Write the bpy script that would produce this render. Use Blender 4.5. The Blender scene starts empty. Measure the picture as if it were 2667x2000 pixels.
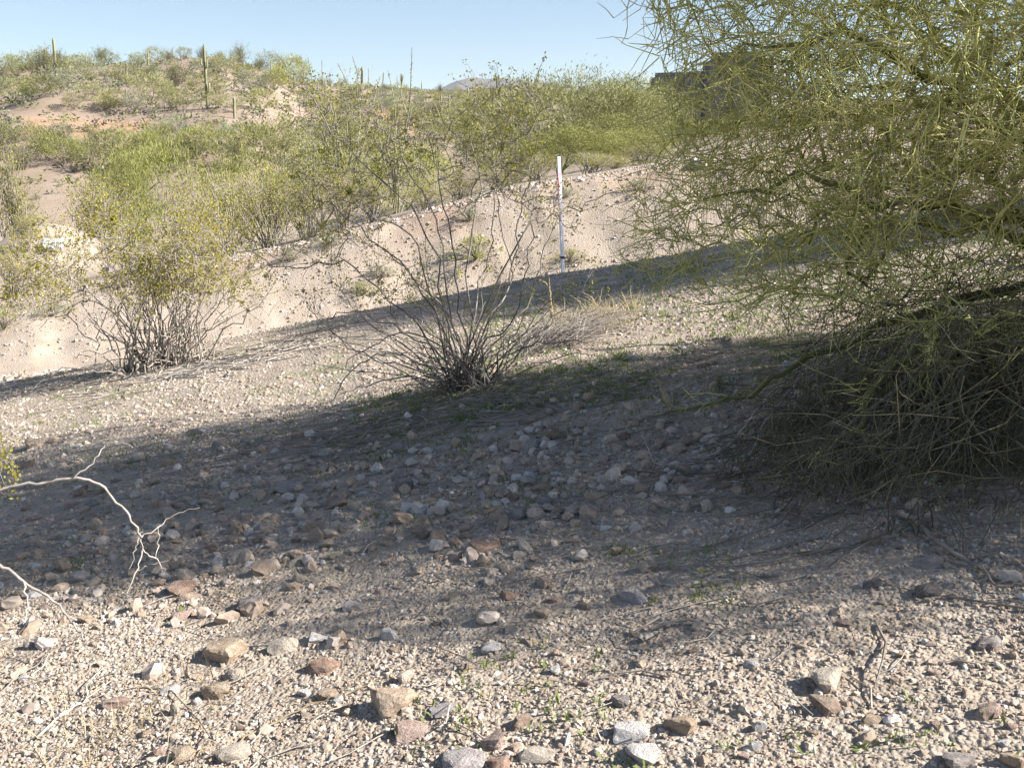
import bpy, bmesh, math, random
import numpy as np
from mathutils import Vector, Matrix, noise as mnoise

random.seed(7)
RNG = np.random.default_rng(7)
C = bpy.context.scene.collection
SC = bpy.context.scene
R = math.radians

# ------------------------------------------------------------------ camera, sky, sun, exposure
EYE = np.array([0.0, 0.0, 1.6])
FPX, CX, CY, HORIZON = 2617.0, 1333.5, 1000.0, 420.0
PITCH = math.atan((CY - HORIZON) / FPX)
cam_d = bpy.data.cameras.new('camera'); cam = bpy.data.objects.new('camera', cam_d); C.objects.link(cam)
cam.location = EYE; cam.rotation_euler = (math.pi / 2 - PITCH, 0, 0)
cam_d.sensor_width = 36.0; cam_d.lens = FPX / 2667 * 36.0
cam_d.clip_start = 0.05; cam_d.clip_end = 9000
SC.camera = cam

SUN_EL, SUN_BACK = R(36), R(9)
SUN = Vector((math.cos(SUN_EL) * math.cos(SUN_BACK), -math.cos(SUN_EL) * math.sin(SUN_BACK), math.sin(SUN_EL)))
w = bpy.data.worlds.new('World'); SC.world = w; w.use_nodes = True
nt = w.node_tree; nt.nodes.clear()
sky = nt.nodes.new('ShaderNodeTexSky'); sky.sky_type = 'NISHITA'; sky.sun_disc = False
sky.sun_elevation = SUN_EL; sky.sun_rotation = R(99); sky.altitude = 700
sky.air_density = 1.0; sky.dust_density = 0.4; sky.ozone_density = 1.8
bg = nt.nodes.new('ShaderNodeBackground'); bg.inputs['Strength'].default_value = 0.053
out = nt.nodes.new('ShaderNodeOutputWorld')
nt.links.new(sky.outputs[0], bg.inputs[0]); nt.links.new(bg.outputs[0], out.inputs[0])

sd = bpy.data.lights.new('sun', 'SUN'); sd.energy = 5.0; sd.angle = R(0.53); sd.color = (1.0, 0.955, 0.89)
so = bpy.data.objects.new('sun', sd); C.objects.link(so)
so.rotation_euler = (-SUN).to_track_quat('-Z', 'Y').to_euler(); so.location = (20, -2, 20)

SC.view_settings.view_transform = 'Standard'; SC.view_settings.look = 'None'
SC.view_settings.exposure = 1.55; SC.view_settings.gamma = 1.0
SC.view_settings.use_curve_mapping = False
SC.cycles.max_bounces = 6; SC.cycles.diffuse_bounces = 2; SC.cycles.transmission_bounces = 4
SC.cycles.transparent_max_bounces = 4
SC.cycles.use_denoising = True

# ------------------------------------------------------------------ helpers
def ray(px, py):
    dx = (px - CX) / FPX; dy = (CY - py) / FPX
    c, s = math.cos(PITCH), math.sin(PITCH)
    return np.array([dx, c + dy * s, -s + dy * c])
def at(px, py, Y):                                   # the point seen at a pixel, at depth Y metres
    d = ray(px, py); return EYE + d * (Y / d[1])

def _hash(ix, iy, s):
    n = (ix * 374761393 + iy * 668265263 + s * 1442695041) & 0x7fffffff
    n = ((n ^ (n >> 13)) * 1274126177) & 0x7fffffff
    return ((n ^ (n >> 16)) & 0xffff) / 65535.0
def vnoise(x, y, s=0):
    x = np.asarray(x, float); y = np.asarray(y, float)
    ix = np.floor(x).astype(np.int64); iy = np.floor(y).astype(np.int64)
    fx = x - ix; fy = y - iy; fx = fx * fx * (3 - 2 * fx); fy = fy * fy * (3 - 2 * fy)
    a = _hash(ix, iy, s); b = _hash(ix + 1, iy, s); c = _hash(ix, iy + 1, s); d = _hash(ix + 1, iy + 1, s)
    return (a * (1 - fx) + b * fx) * (1 - fy) + (c * (1 - fx) + d * fx) * fy - 0.5
def fbm(x, y, s=0, o=3):
    v = 0; amp = 1.0
    for i in range(o):
        v = v + amp * vnoise(x * 2 ** i, y * 2 ** i, s + i * 17); amp *= 0.5
    return v
def ss(a, b, x):
    t = np.clip((x - a) / (b - a), 0, 1); return t * t * (3 - 2 * t)

# ------------------------------------------------------------------ terrain height
AZ = [-3000, -300, 0, 100, 300, 480, 560, 650, 720, 790, 900, 1000, 1130, 1230, 1330, 1500, 1750, 2200, 2667, 5000]
AP = [230, 178, 178, 168, 166, 153, 149, 168, 193, 216, 224, 230, 240, 242, 230, 240, 262, 270, 270, 300]
AD = [150, 150, 150, 150, 150, 150, 150, 150, 165, 220, 260, 260, 280, 280, 280, 240, 200, 180, 180, 180]
def azpx(x, y):
    return CX + FPX * 1.04 * x / np.maximum(y, 0.05)
def terrain(x, y, fine=True):
    x = np.asarray(x, float); y = np.asarray(y, float)
    r = np.hypot(x, y)
    L = 0.19 * 20 * np.tanh(x / 20)
    yy = y + 0.02 * np.minimum(x * x, 100)
    top = np.interp(x, [-14, -6, 0, 6, 14], [0.3, 0.55, 0.95, 0.75, 0.6])
    dip = np.interp(x, [-9.5, -5, 0, 8], [0.62, 1.05, 1.45, 1.5])
    P = -dip * ss(13.4, 16.4, yy) + (dip + top) * ss(19.5, 24.6, yy)
    near = L + P + 0.05 * fbm(x / 1.7, y / 1.7, 3, 2)
    near = near - 0.17 * np.abs(fbm(x / 1.3 + 0.25 * y, y / 2.2, 41, 3)) * ss(19.5, 20.5, yy) * (1 - ss(24, 25, yy))
    near = near + 2.4 * np.exp(-((x + 14.4) / 2.4) ** 2 - ((y - 31) / 2.6) ** 2)
    # far country: low hills around a shallow wash
    a = np.where(y > 0.05, azpx(x, y), np.where(x < 0, -3000, 5000))
    a = np.clip(a, -3000, 5000)
    D = np.interp(a, AZ, AD); py = np.interp(a, AZ, AP)
    dyp = (CY - py) / FPX; slope = (-math.sin(PITCH) + dyp * math.cos(PITCH)) / (math.cos(PITCH) + dyp * math.sin(PITCH))
    Z = 1.6 + slope * D / np.sqrt(1 + (np.clip(a - CX, -2000, 2000) / (FPX * 1.04)) ** 2)
    z0 = np.interp(a, [-300, 300, 800, 1333, 2000, 2667], [-3.6, -3.0, -1.6, 0.2, 2.6, 3.6])
    t = np.clip((r - 46) / (D - 46), 0, 1)
    zf = z0 + (Z - z0) * (0.75 * t + 0.25 * (1 - (1 - t) ** 2))
    cut = np.exp(-((a - 230) / 190.0) ** 4)
    zf = zf + cut * (1.1 * ss(90, 94, r) - 1.1 * ss(94, 118, r))
    zf = zf - np.clip(r - D, 0, 160) * 0.12 - ss(0, 1500, r - D - 100) * 10
    zf = zf + 0.9 * fbm(x / 14, y / 14, 11, 3) * ss(60, 90, r) * (1 - 0.75 * ss(0.8, 1.0, t))
    back = ss(-2, -30, y)
    zf = zf * (1 - back) + (L) * back
    wgt = ss(29, 48, r)
    z = near * (1 - wgt) + zf * wgt
    if fine:
        z = z + 0.028 * fbm(x / 0.32, y / 0.32, 5, 2) * (1 - ss(10, 16, r)) + 0.007 * vnoise(x / 0.08, y / 0.08, 22) * (1 - ss(5, 9, r)) + 0.006 * vnoise(x / 0.06, y / 0.06, 9) * (1 - ss(4, 7, r)) + 0.05 * fbm(x / 0.7, y / 0.9, 15, 2) * ss(12, 18, r) * (1 - ss(26, 40, r))
    return z
_T = np.concatenate([np.linspace(1.2, 40, 3000), np.linspace(40, 420, 3000)])
def hit(px, py):                                      # where the line of sight meets the ground
    d = ray(px, py); p = EYE + _T[:, None] * d
    below = p[:, 2] < terrain(p[:, 0], p[:, 1], False)
    i = int(np.argmax(below)) if below.any() else len(_T) - 1
    q = p[i]; return np.array([q[0], q[1], float(terrain(q[0], q[1]))])
def ground(x, y):
    return float(terrain(x, y))

# ------------------------------------------------------------------ mesh helpers
def tag(o, label=None, cat=None, group=None, kind=None):
    if label: o['label'] = label
    if cat: o['category'] = cat
    if group: o['group'] = group
    if kind: o['kind'] = kind
    return o
def empty(name, loc=(0, 0, 0), rz=0.0, scale=None):
    o = bpy.data.objects.new(name, None); C.objects.link(o)
    o.location = [float(v) for v in loc]; o.rotation_euler = (0, 0, rz); o.empty_display_size = 0.2
    if scale is not None: o.scale = scale
    return o
def link(name, me, parent=None):
    o = bpy.data.objects.new(name, me); C.objects.link(o)
    if parent is not None: o.parent = parent
    return o
def mesh_np(name, V, quads=None, tris=None, mats=(), midx=None, smooth=False):
    me = bpy.data.meshes.new(name)
    V = np.asarray(V, np.float32).reshape(-1, 3)
    q = np.zeros((0, 4), np.int32) if quads is None else np.asarray(quads, np.int32)
    t = np.zeros((0, 3), np.int32) if tris is None else np.asarray(tris, np.int32)
    me.vertices.add(len(V)); me.vertices.foreach_set('co', V.ravel())
    loops = np.concatenate([q.ravel(), t.ravel()])
    me.loops.add(len(loops)); me.loops.foreach_set('vertex_index', loops)
    n = len(q) + len(t); me.polygons.add(n)
    st = np.concatenate([np.arange(len(q)) * 4, len(q) * 4 + np.arange(len(t)) * 3]).astype(np.int32)
    me.polygons.foreach_set('loop_start', st)
    if midx is not None: me.polygons.foreach_set('material_index', np.asarray(midx, np.int32))
    if smooth: me.polygons.foreach_set('use_smooth', np.ones(n, bool))
    for m in mats: me.materials.append(m)
    me.update(calc_edges=True)
    return me
class Geo:                                            # collects quads of several materials
    def __init__(s): s.V = []; s.Q = []; s.M = []; s.n = 0
    def add(s, V, Q, m=0):
        V = np.asarray(V, float).reshape(-1, 3); Q = np.asarray(Q).reshape(-1, 4)
        s.V.append(V); s.Q.append(Q + s.n); s.M.append(np.full(len(Q), m)); s.n += len(V)
    def mesh(s, name, mats, smooth=False):
        if not s.V: return mesh_np(name, np.zeros((0, 3)), mats=mats)
        return mesh_np(name, np.concatenate(s.V), quads=np.concatenate(s.Q), mats=mats, midx=np.concatenate(s.M), smooth=smooth)
def tubes(geo, lines, m=0, sides=3):
    by = {}
    for P, Rr in lines: by.setdefault(len(P), []).append((P, Rr))
    for n, ls in by.items():
        if n < 2: continue
        P = np.array([l[0] for l in ls], float); Rd = np.array([l[1] for l in ls], float)
        T = np.gradient(P, axis=1); T /= np.linalg.norm(T, axis=2, keepdims=True) + 1e-9
        D = P[:, -1] - P[:, 0]; D /= np.linalg.norm(D, axis=1, keepdims=True) + 1e-9
        ref = np.where(np.abs(D[:, 2:3]) < 0.8, np.array([[0, 0, 1.0]]), np.array([[1.0, 0.2, 0]]))
        U = np.cross(T, np.repeat(ref[:, None], n, 1)); U /= np.linalg.norm(U, axis=2, keepdims=True) + 1e-9
        W = np.cross(T, U)
        an = np.arange(sides) * 2 * math.pi / sides
        ring = P[:, :, None] + Rd[:, :, None, None] * (np.cos(an)[None, None, :, None] * U[:, :, None] + np.sin(an)[None, None, :, None] * W[:, :, None])
        mcount = len(ls)
        base = (np.arange(mcount) * n * sides)[:, None, None] + (np.arange(n - 1) * sides)[None, :, None]
        k = np.arange(sides); k2 = (k + 1) % sides
        Q = np.stack([base + k, base + k2, base + sides + k2, base + sides + k], axis=-1).reshape(-1, 4)
        geo.add(ring.reshape(-1, 3), Q, m)
def unit(v):
    return v / (np.linalg.norm(v, axis=-1, keepdims=True) + 1e-9)
def leaves(geo, c, d, ln, wd, m=0, rng=RNG):
    c = np.asarray(c, float); n = len(c)
    if n == 0: return
    d = unit(np.asarray(d, float)); s = unit(np.cross(d, rng.normal(size=(n, 3))))
    ln = np.broadcast_to(np.asarray(ln, float), (n,))[:, None] / 2; wd = np.broadcast_to(np.asarray(wd, float), (n,))[:, None] / 2
    V = np.stack([c - d * ln, c + s * wd, c + d * ln, c - s * wd], axis=1)
    geo.add(V.reshape(-1, 3), np.arange(n * 4).reshape(-1, 4), m)
def spline(pts, k=4):
    P = np.asarray(pts, float); n = len(P); out_ = []
    E = np.vstack([2 * P[0] - P[1], P, 2 * P[-1] - P[-2]])
    for i in range(n - 1):
        p0, p1, p2, p3 = E[i], E[i + 1], E[i + 2], E[i + 3]
        for t in np.arange(k) / k:
            out_.append(0.5 * ((2 * p1) + (-p0 + p2) * t + (2 * p0 - 5 * p1 + 4 * p2 - p3) * t * t + (-p0 + 3 * p1 - 3 * p2 + p3) * t ** 3))
    out_.append(P[-1]); return np.array(out_)
def box_bm(bm, a, b):
    c = [(x, y, z) for x in (a[0], b[0]) for y in (a[1], b[1]) for z in (a[2], b[2])]
    v = [bm.verts.new(p) for p in c]
    for f in ((0, 1, 3, 2), (4, 6, 7, 5), (0, 4, 5, 1), (2, 3, 7, 6), (0, 2, 6, 4), (1, 5, 7, 3)):
        bm.faces.new([v[i] for i in f])
def bm_mesh(name, bm, m=None, bevel=0.0, smooth=False):
    if bevel: bmesh.ops.bevel(bm, geom=list(bm.edges), offset=bevel, segments=2, affect='EDGES', clamp_overlap=True)
    bmesh.ops.recalc_face_normals(bm, faces=list(bm.faces))
    me = bpy.data.meshes.new(name); bm.to_mesh(me); bm.free()
    if m: me.materials.append(m)
    if smooth:
        for p in me.polygons: p.use_smooth = True
    return me

# ------------------------------------------------------------------ materials
def newmat(name):
    m = bpy.data.materials.new(name); m.use_nodes = True
    t = m.node_tree; b = t.nodes['Principled BSDF']; return m, t, b
def N(t, ty, **kw):
    n = t.nodes.new(ty)
    for k, v in kw.items():
        if k in n.inputs: n.inputs[k].default_value = v
        else: setattr(n, k, v)
    return n
def ramp(t, fac, stops, interp='LINEAR'):
    r = t.nodes.new('ShaderNodeValToRGB'); cr = r.color_ramp; cr.interpolation = interp
    while len(cr.elements) < len(stops): cr.elements.new(0.5)
    for e, (p, c) in zip(cr.elements, stops): e.position = p; e.color = (*c, 1)
    t.links.new(fac, r.inputs[0]); return r.outputs[0]
def mixc(t, f, a, b, mode='MIX'):
    n = t.nodes.new('ShaderNodeMix'); n.data_type = 'RGBA'; n.blend_type = mode
    for s, v in ((0, f), (6, a), (7, b)):
        if hasattr(v, 'links'): t.links.new(v, n.inputs[s])
        elif s == 0: n.inputs[0].default_value = v
        else: n.inputs[s].default_value = (*v, 1)
    return n.outputs[2]
def mathn(t, op, a, b=None):
    n = t.nodes.new('ShaderNodeMath'); n.operation = op
    for i, v in enumerate((a, b)):
        if v is None: continue
        if hasattr(v, 'links'): t.links.new(v, n.inputs[i])
        else: n.inputs[i].default_value = v
    return n.outputs[0]
def plant(name, c1, c2, scale=6.0, rough=0.7, trans=0.0, vary=0.35, spec=0.25):
    m, t, b = newmat(name); f = 0.95 if name == 'palo verde twig' else 0.86 if 'lea' in name or 'green' in name else 0.78; c1 = tuple(v * f for v in c1); c2 = tuple(v * f for v in c2)
    tc = N(t, 'ShaderNodeTexCoord'); nz = N(t, 'ShaderNodeTexNoise', Scale=scale, Detail=3.0)
    t.links.new(tc.outputs['Object'], nz.inputs['Vector'])
    col = ramp(t, nz.outputs[0], [(0.32, c1), (0.68, c2)])
    oi = N(t, 'ShaderNodeObjectInfo')
    k = mathn(t, 'ADD', mathn(t, 'MULTIPLY', oi.outputs['Random'], vary), 1 - vary / 2)
    col = mixc(t, 1.0, col, k, 'MULTIPLY')
    t.links.new(col, b.inputs['Base Color'])
    b.inputs['Roughness'].default_value = rough; b.inputs['Specular IOR Level'].default_value = spec
    if trans:
        tr = N(t, 'ShaderNodeBsdfTranslucent'); t.links.new(col, tr.inputs[0])
        mx = N(t, 'ShaderNodeMixShader'); mx.inputs[0].default_value = trans
        t.links.new(b.outputs[0], mx.inputs[1]); t.links.new(tr.outputs[0], mx.inputs[2])
        t.links.new(mx.outputs[0], t.nodes['Material Output'].inputs[0])
    return m
def plain(name, c, rough=0.7, c2=None, scale=8.0, bump=0.0):
    m, t, b = newmat(name); b.inputs['Roughness'].default_value = rough
    tc = N(t, 'ShaderNodeTexCoord'); nz = N(t, 'ShaderNodeTexNoise', Scale=scale, Detail=4.0)
    t.links.new(tc.outputs['Object'], nz.inputs['Vector'])
    t.links.new(ramp(t, nz.outputs[0], [(0.3, c), (0.7, c2 or tuple(v * 0.85 for v in c))]), b.inputs['Base Color'])
    if bump:
        bp = N(t, 'ShaderNodeBump', Strength=bump, Distance=0.02); t.links.new(nz.outputs[0], bp.inputs['Height'])
        t.links.new(bp.outputs[0], b.inputs['Normal'])
    return m

M = {}
M['pv_bark'] = plant('palo verde bark', (0.17, 0.19, 0.055), (0.27, 0.27, 0.10), 9, 0.6)
M['pv_twig'] = plant('palo verde twig', (0.33, 0.345, 0.085), (0.71, 0.66, 0.26), 5, 0.55, 0.0)
M['pv_leaf'] = plant('palo verde fine green', (0.21, 0.22, 0.065), (0.37, 0.365, 0.12), 5, 0.6, 0.25)
M['pv_pale'] = plant('pale palo verde green', (0.27, 0.28, 0.11), (0.40, 0.39, 0.18), 5, 0.6, 0.25)
M['creo_stem'] = plant('creosote stem', (0.17, 0.14, 0.115), (0.50, 0.45, 0.39), 7, 0.8)
M['creo_grey'] = plant('weathered creosote stem', (0.28, 0.24, 0.20), (0.46, 0.41, 0.35), 7, 0.8)
M['creo_leaf'] = plant('creosote leaf', (0.31, 0.31, 0.06), (0.48, 0.44, 0.095), 6, 0.5, 0.35)
M['creo_gold'] = plant('golden creosote leaf', (0.30, 0.28, 0.055), (0.47, 0.41, 0.09), 6, 0.5, 0.4)
M['olive_leaf'] = plant('olive shrub leaf', (0.17, 0.19, 0.06), (0.29, 0.30, 0.10), 4, 0.6, 0.3)
M['grey_leaf'] = plant('grey green shrub leaf', (0.24, 0.27, 0.16), (0.37, 0.39, 0.24), 4, 0.7, 0.3)
M['lime_leaf'] = plant('lime shrub leaf', (0.30, 0.33, 0.085), (0.43, 0.43, 0.13), 4, 0.6, 0.3)
M['wood'] = plant('shrub wood', (0.16, 0.13, 0.10), (0.30, 0.26, 0.21), 6, 0.85)
M['dead'] = plant('bleached dead wood', (0.30, 0.265, 0.23), (0.56, 0.51, 0.45), 22, 0.85)
M['dead_dark'] = plant('grey dead wood', (0.24, 0.21, 0.18), (0.42, 0.37, 0.32), 9, 0.85)
M['straw'] = plant('dry straw', (0.38, 0.30, 0.17), (0.58, 0.48, 0.31), 5, 0.8, 0.25)
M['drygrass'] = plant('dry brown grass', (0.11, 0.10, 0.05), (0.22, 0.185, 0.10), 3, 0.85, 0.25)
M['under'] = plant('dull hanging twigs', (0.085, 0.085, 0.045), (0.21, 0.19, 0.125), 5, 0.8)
M['weed'] = plant('green seedlings', (0.13, 0.19, 0.05), (0.26, 0.31, 0.10), 4, 0.6, 0.35)
M['saguaro'] = plant('saguaro skin', (0.25, 0.25, 0.14), (0.36, 0.34, 0.21), 3, 0.75)
M['ocotillo'] = plant('ocotillo stem', (0.26, 0.25, 0.14), (0.40, 0.37, 0.24), 3, 0.8)
M['stucco'] = plain('taupe stucco', (0.155, 0.153, 0.16), 0.9, (0.135, 0.133, 0.14), 3.0, 0.2)
M['trim'] = plain('dark trim', (0.05, 0.045, 0.04), 0.6)
M['glass'] = plain('window glass', (0.03, 0.04, 0.05), 0.1)
M['white_paint'] = plain('white paint', (0.82, 0.81, 0.82), 0.5, (0.76, 0.75, 0.76))
M['pink'] = plain('pink flagging tape', (0.85, 0.22, 0.33), 0.5, (0.9, 0.32, 0.4))
M['mark'] = plain('black mark', (0.04, 0.04, 0.05), 0.6)
M['plastic'] = plain('white sheet plastic', (0.52, 0.56, 0.60), 0.45)
M['asphalt'] = plain('dusty asphalt', (0.15, 0.14, 0.145), 0.95, (0.19, 0.175, 0.175), 30.0, 0.3)
M['mountain'] = plain('far rock', (0.11, 0.107, 0.115), 0.95, (0.14, 0.13, 0.13), 0.02)

def soil_material():
    m, t, b = newmat('desert soil'); b.inputs['Roughness'].default_value = 0.95; b.inputs['Specular IOR Level'].default_value = 0.15
    tc = N(t, 'ShaderNodeTexCoord'); P = tc.outputs['Object']
    def noise(s, d=4.0):
        n = N(t, 'ShaderNodeTexNoise', Scale=s, Detail=d); t.links.new(P, n.inputs['Vector']); return n.outputs[0]
    def voro(s):
        n = N(t, 'ShaderNodeTexVoronoi', Scale=s); t.links.new(P, n.inputs['Vector']); return n
    base = ramp(t, noise(1.1, 6), [(0.3, (0.37, 0.295, 0.215)), (0.55, (0.44, 0.36, 0.27)), (0.75, (0.50, 0.42, 0.33))])
    v1 = voro(75.0); v2 = voro(33.0)
    sep = N(t, 'ShaderNodeSeparateColor'); t.links.new(v1.outputs['Color'], sep.inputs[0])
    grit = ramp(t, sep.outputs[0], [(0.0, (0.27, 0.21, 0.165)), (0.3, (0.43, 0.34, 0.26)), (0.6, (0.52, 0.44, 0.35)), (0.85, (0.62, 0.55, 0.47)), (1.0, (0.40, 0.28, 0.21))])
    sep2 = N(t, 'ShaderNodeSeparateColor'); t.links.new(v2.outputs['Color'], sep2.inputs[0])
    grit2 = ramp(t, sep2.outputs[1], [(0.0, (0.30, 0.24, 0.19)), (0.5, (0.47, 0.385, 0.30)), (1.0, (0.60, 0.53, 0.45))])
    col = mixc(t, 0.55, base, mixc(t, 0.4, grit, grit2))
    # dry litter and a green film of seedlings in patches of their own
    lit = ramp(t, noise(2.7, 5), [(0.52, (0, 0, 0)), (0.66, (1, 1, 1))])
    col = mixc(t, mathn(t, 'MULTIPLY', lit, 0.45), col, (0.27, 0.215, 0.15))
    grn = ramp(t, noise(1.9, 6), [(0.57, (0, 0, 0)), (0.68, (1, 1, 1))])
    at_ = N(t, 'ShaderNodeAttribute', attribute_name='soil'); sp = N(t, 'ShaderNodeSeparateColor'); t.links.new(at_.outputs['Color'], sp.inputs[0])
    col = mixc(t, mathn(t, 'MULTIPLY', mathn(t, 'MULTIPLY', grn, 0.5), sp.outputs[2]), col, (0.20, 0.23, 0.09))
    bare = ramp(t, noise(3.0, 6), [(0.3, (0.46, 0.365, 0.275)), (0.7, (0.56, 0.465, 0.37))])
    col = mixc(t, mathn(t, 'MULTIPLY', sp.outputs[1], 0.8), col, bare)
    org = ramp(t, noise(0.5, 6), [(0.3, (0.48, 0.285, 0.17)), (0.7, (0.56, 0.375, 0.25))])
    col = mixc(t, sp.outputs[0], col, org)
    col = mixc(t, at_.outputs['Alpha'], col, mixc(t, sp.outputs[0], ramp(t, noise(0.35, 6), [(0.3, (0.33, 0.25, 0.18)), (0.7, (0.42, 0.33, 0.255))]), org))
    col = mixc(t, 1.0, col, (0.75, 0.755, 0.775), 'MULTIPLY')
    t.links.new(col, b.inputs['Base Color'])
    h = mathn(t, 'ADD', mathn(t, 'MULTIPLY', v1.outputs['Distance'], -0.5), mathn(t, 'ADD', mathn(t, 'MULTIPLY', v2.outputs['Distance'], -0.9), noise(40, 4)))
    bp = N(t, 'ShaderNodeBump', Strength=0.9, Distance=0.012); t.links.new(h, bp.inputs['Height']); t.links.new(bp.outputs[0], b.inputs['Normal'])
    return m
M['soil'] = soil_material()
def rock_material():
    m, t, b = newmat('desert rock'); b.inputs['Roughness'].default_value = 0.9; b.inputs['Specular IOR Level'].default_value = 0.2
    oi = N(t, 'ShaderNodeObjectInfo'); tc = N(t, 'ShaderNodeTexCoord')
    vadd = N(t, 'ShaderNodeVectorMath', operation='ADD'); t.links.new(tc.outputs['Object'], vadd.inputs[0])
    cmb = N(t, 'ShaderNodeCombineXYZ'); t.links.new(mathn(t, 'MULTIPLY', oi.outputs['Random'], 50), cmb.inputs[0]); t.links.new(cmb.outputs[0], vadd.inputs[1])
    n1 = N(t, 'ShaderNodeTexNoise', Scale=2.2, Detail=6.0, Roughness=0.65); t.links.new(vadd.outputs[0], n1.inputs['Vector'])
    n2 = N(t, 'ShaderNodeTexNoise', Scale=14.0, Detail=5.0, Roughness=0.7); t.links.new(vadd.outputs[0], n2.inputs['Vector'])
    k = ramp(t, n1.outputs[0], [(0.3, (0.62, 0.58, 0.55)), (0.5, (1, 1, 1)), (0.72, (1.15, 1.17, 1.2))])
    k2 = ramp(t, n2.outputs[0], [(0.35, (0.72, 0.70, 0.68)), (0.6, (1.08, 1.08, 1.08))])
    col = mixc(t, 1.0, mixc(t, 1.0, oi.outputs['Color'], k, 'MULTIPLY'), k2, 'MULTIPLY')
    dust = ramp(t, n1.outputs[0], [(0.45, (0, 0, 0)), (0.7, (1, 1, 1))])
    col = mixc(t, mathn(t, 'MULTIPLY', dust, 0.3), col, (0.55, 0.46, 0.37))
    col = mixc(t, 1.0, col, (0.8, 0.8, 0.8), 'MULTIPLY')
    t.links.new(col, b.inputs['Base Color'])
    bp = N(t, 'ShaderNodeBump', Strength=0.8, Distance=0.03)
    t.links.new(mathn(t, 'ADD', n1.outputs[0], mathn(t, 'MULTIPLY', n2.outputs[0], 0.5)), bp.inputs['Height']); t.links.new(bp.outputs[0], b.inputs['Normal'])
    return m
M['rock'] = rock_material()
def pebble_material():
    m, t, b = newmat('gravel'); b.inputs['Roughness'].default_value = 0.92; b.inputs['Specular IOR Level'].default_value = 0.15
    oi = N(t, 'ShaderNodeObjectInfo')
    col = ramp(t, oi.outputs['Random'], [(0.0, (0.36, 0.28, 0.21)), (0.16, (0.44, 0.35, 0.27)), (0.34, (0.51, 0.42, 0.32)), (0.52, (0.48, 0.40, 0.32)),
                                         (0.64, (0.60, 0.51, 0.42)), (0.78, (0.68, 0.62, 0.55)), (0.86, (0.47, 0.34, 0.25)), (0.93, (0.40, 0.36, 0.32)), (1.0, (0.72, 0.68, 0.62))])
    tc = N(t, 'ShaderNodeTexCoord'); n1 = N(t, 'ShaderNodeTexNoise', Scale=3.0, Detail=3.0); t.links.new(tc.outputs['Object'], n1.inputs['Vector'])
    col = mixc(t, 1.0, col, ramp(t, n1.outputs[0], [(0.3, (0.8, 0.78, 0.76)), (0.7, (1.08, 1.08, 1.08))]), 'MULTIPLY')
    col = mixc(t, 1.0, col, (0.75, 0.755, 0.775), 'MULTIPLY')
    t.links.new(col, b.inputs['Base Color']); return m
M['gravel'] = pebble_material()

# ------------------------------------------------------------------ ground sheet
def build_ground():
    front = np.radians(np.arange(-38, 38.01, 0.24))
    side = np.radians(np.concatenate([np.arange(41, 180, 5.0)]))
    th = np.concatenate([front, side, [math.pi], 2 * math.pi - side[::-1]])
    r = [0.0, 0.4, 0.8, 1.2]
    v = 1.5
    while v < 34: r.append(v); v *= 1.0095
    while v < 360: r.append(v); v *= 1.02
    while v < 5000: r.append(v); v *= 1.12
    r = np.array(r[1:])
    TH, RR = np.meshgrid(th, r)
    X = RR * np.sin(TH); Y = RR * np.cos(TH); Z = terrain(X, Y)
    nr, na = X.shape
    V = np.stack([X, Y, Z], -1).reshape(-1, 3); V = np.vstack([V, [[0, 0, ground(0, 0)]]])
    i = np.arange(nr - 1)[:, None] * na; j = np.arange(na)[None]; j2 = (j + 1) % na
    Q = np.stack([i + j, i + j2, i + na + j2, i + na + j], -1).reshape(-1, 4)
    k = np.arange(na); T = np.stack([np.full(na, nr * na), (k + 1) % na, k], -1)
    Q = Q[:, ::-1]
    me = mesh_np('ground', V, quads=Q, tris=T, mats=[M['soil']], smooth=True)
    x, y, z = V[:, 0], V[:, 1], V[:, 2]; rr = np.hypot(x, y)
    a = azpx(x, y); py = HORIZON - FPX * (z - 1.6) / np.maximum(y, 0.1) * 1.03
    nz = fbm(x / 5, y / 5, 21, 3)
    def box(v, lo, hi, s): return ss(lo - s, lo + s, v) * (1 - ss(hi - s, hi + s, v))
    far = ss(60, 70, rr) * (y > 0)
    o1 = box(a + nz * 70, 70, 385, 25) * box(py + nz * 22, 314, 358, 9)
    o2 = box(a + nz * 40, 965, 1110, 20) * box(py + nz * 20 - (a - 1040) * 0.25, 306, 336, 8)
    org = far * np.maximum(o1, 0.8 * o2)
    yy = y + 0.02 * np.minimum(x * x, 100)
    bank = ss(18.5, 20, yy) * (1 - ss(26, 29, rr)) * (y > 0)
    heap = np.exp(-((x + 14.4) / 3.0) ** 4 - ((y - 30.5) / 3.5) ** 4)
    hill = ss(45, 62, rr)
    bare = np.maximum(bank, heap)
    green = (1 - ss(14, 17, yy)) * ss(2.5, 6.5, y)
    org = np.maximum(org, 0.55 * bank * ss(22.2, 24.4, yy) * (1 - ss(24.6, 26, yy)) * ss(-0.25, 0.35, fbm(x / 1.6, y / 1.1, 71, 3)) * (x > -8))
    col = np.stack([org, bare, green, hill * (1 - heap)], -1).astype(np.float32)
    at_ = me.attributes.new('soil', 'FLOAT_COLOR', 'POINT'); at_.data.foreach_set('color', col.ravel())
    g = link('ground', me); g['kind'] = 'structure'
build_ground()

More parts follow.
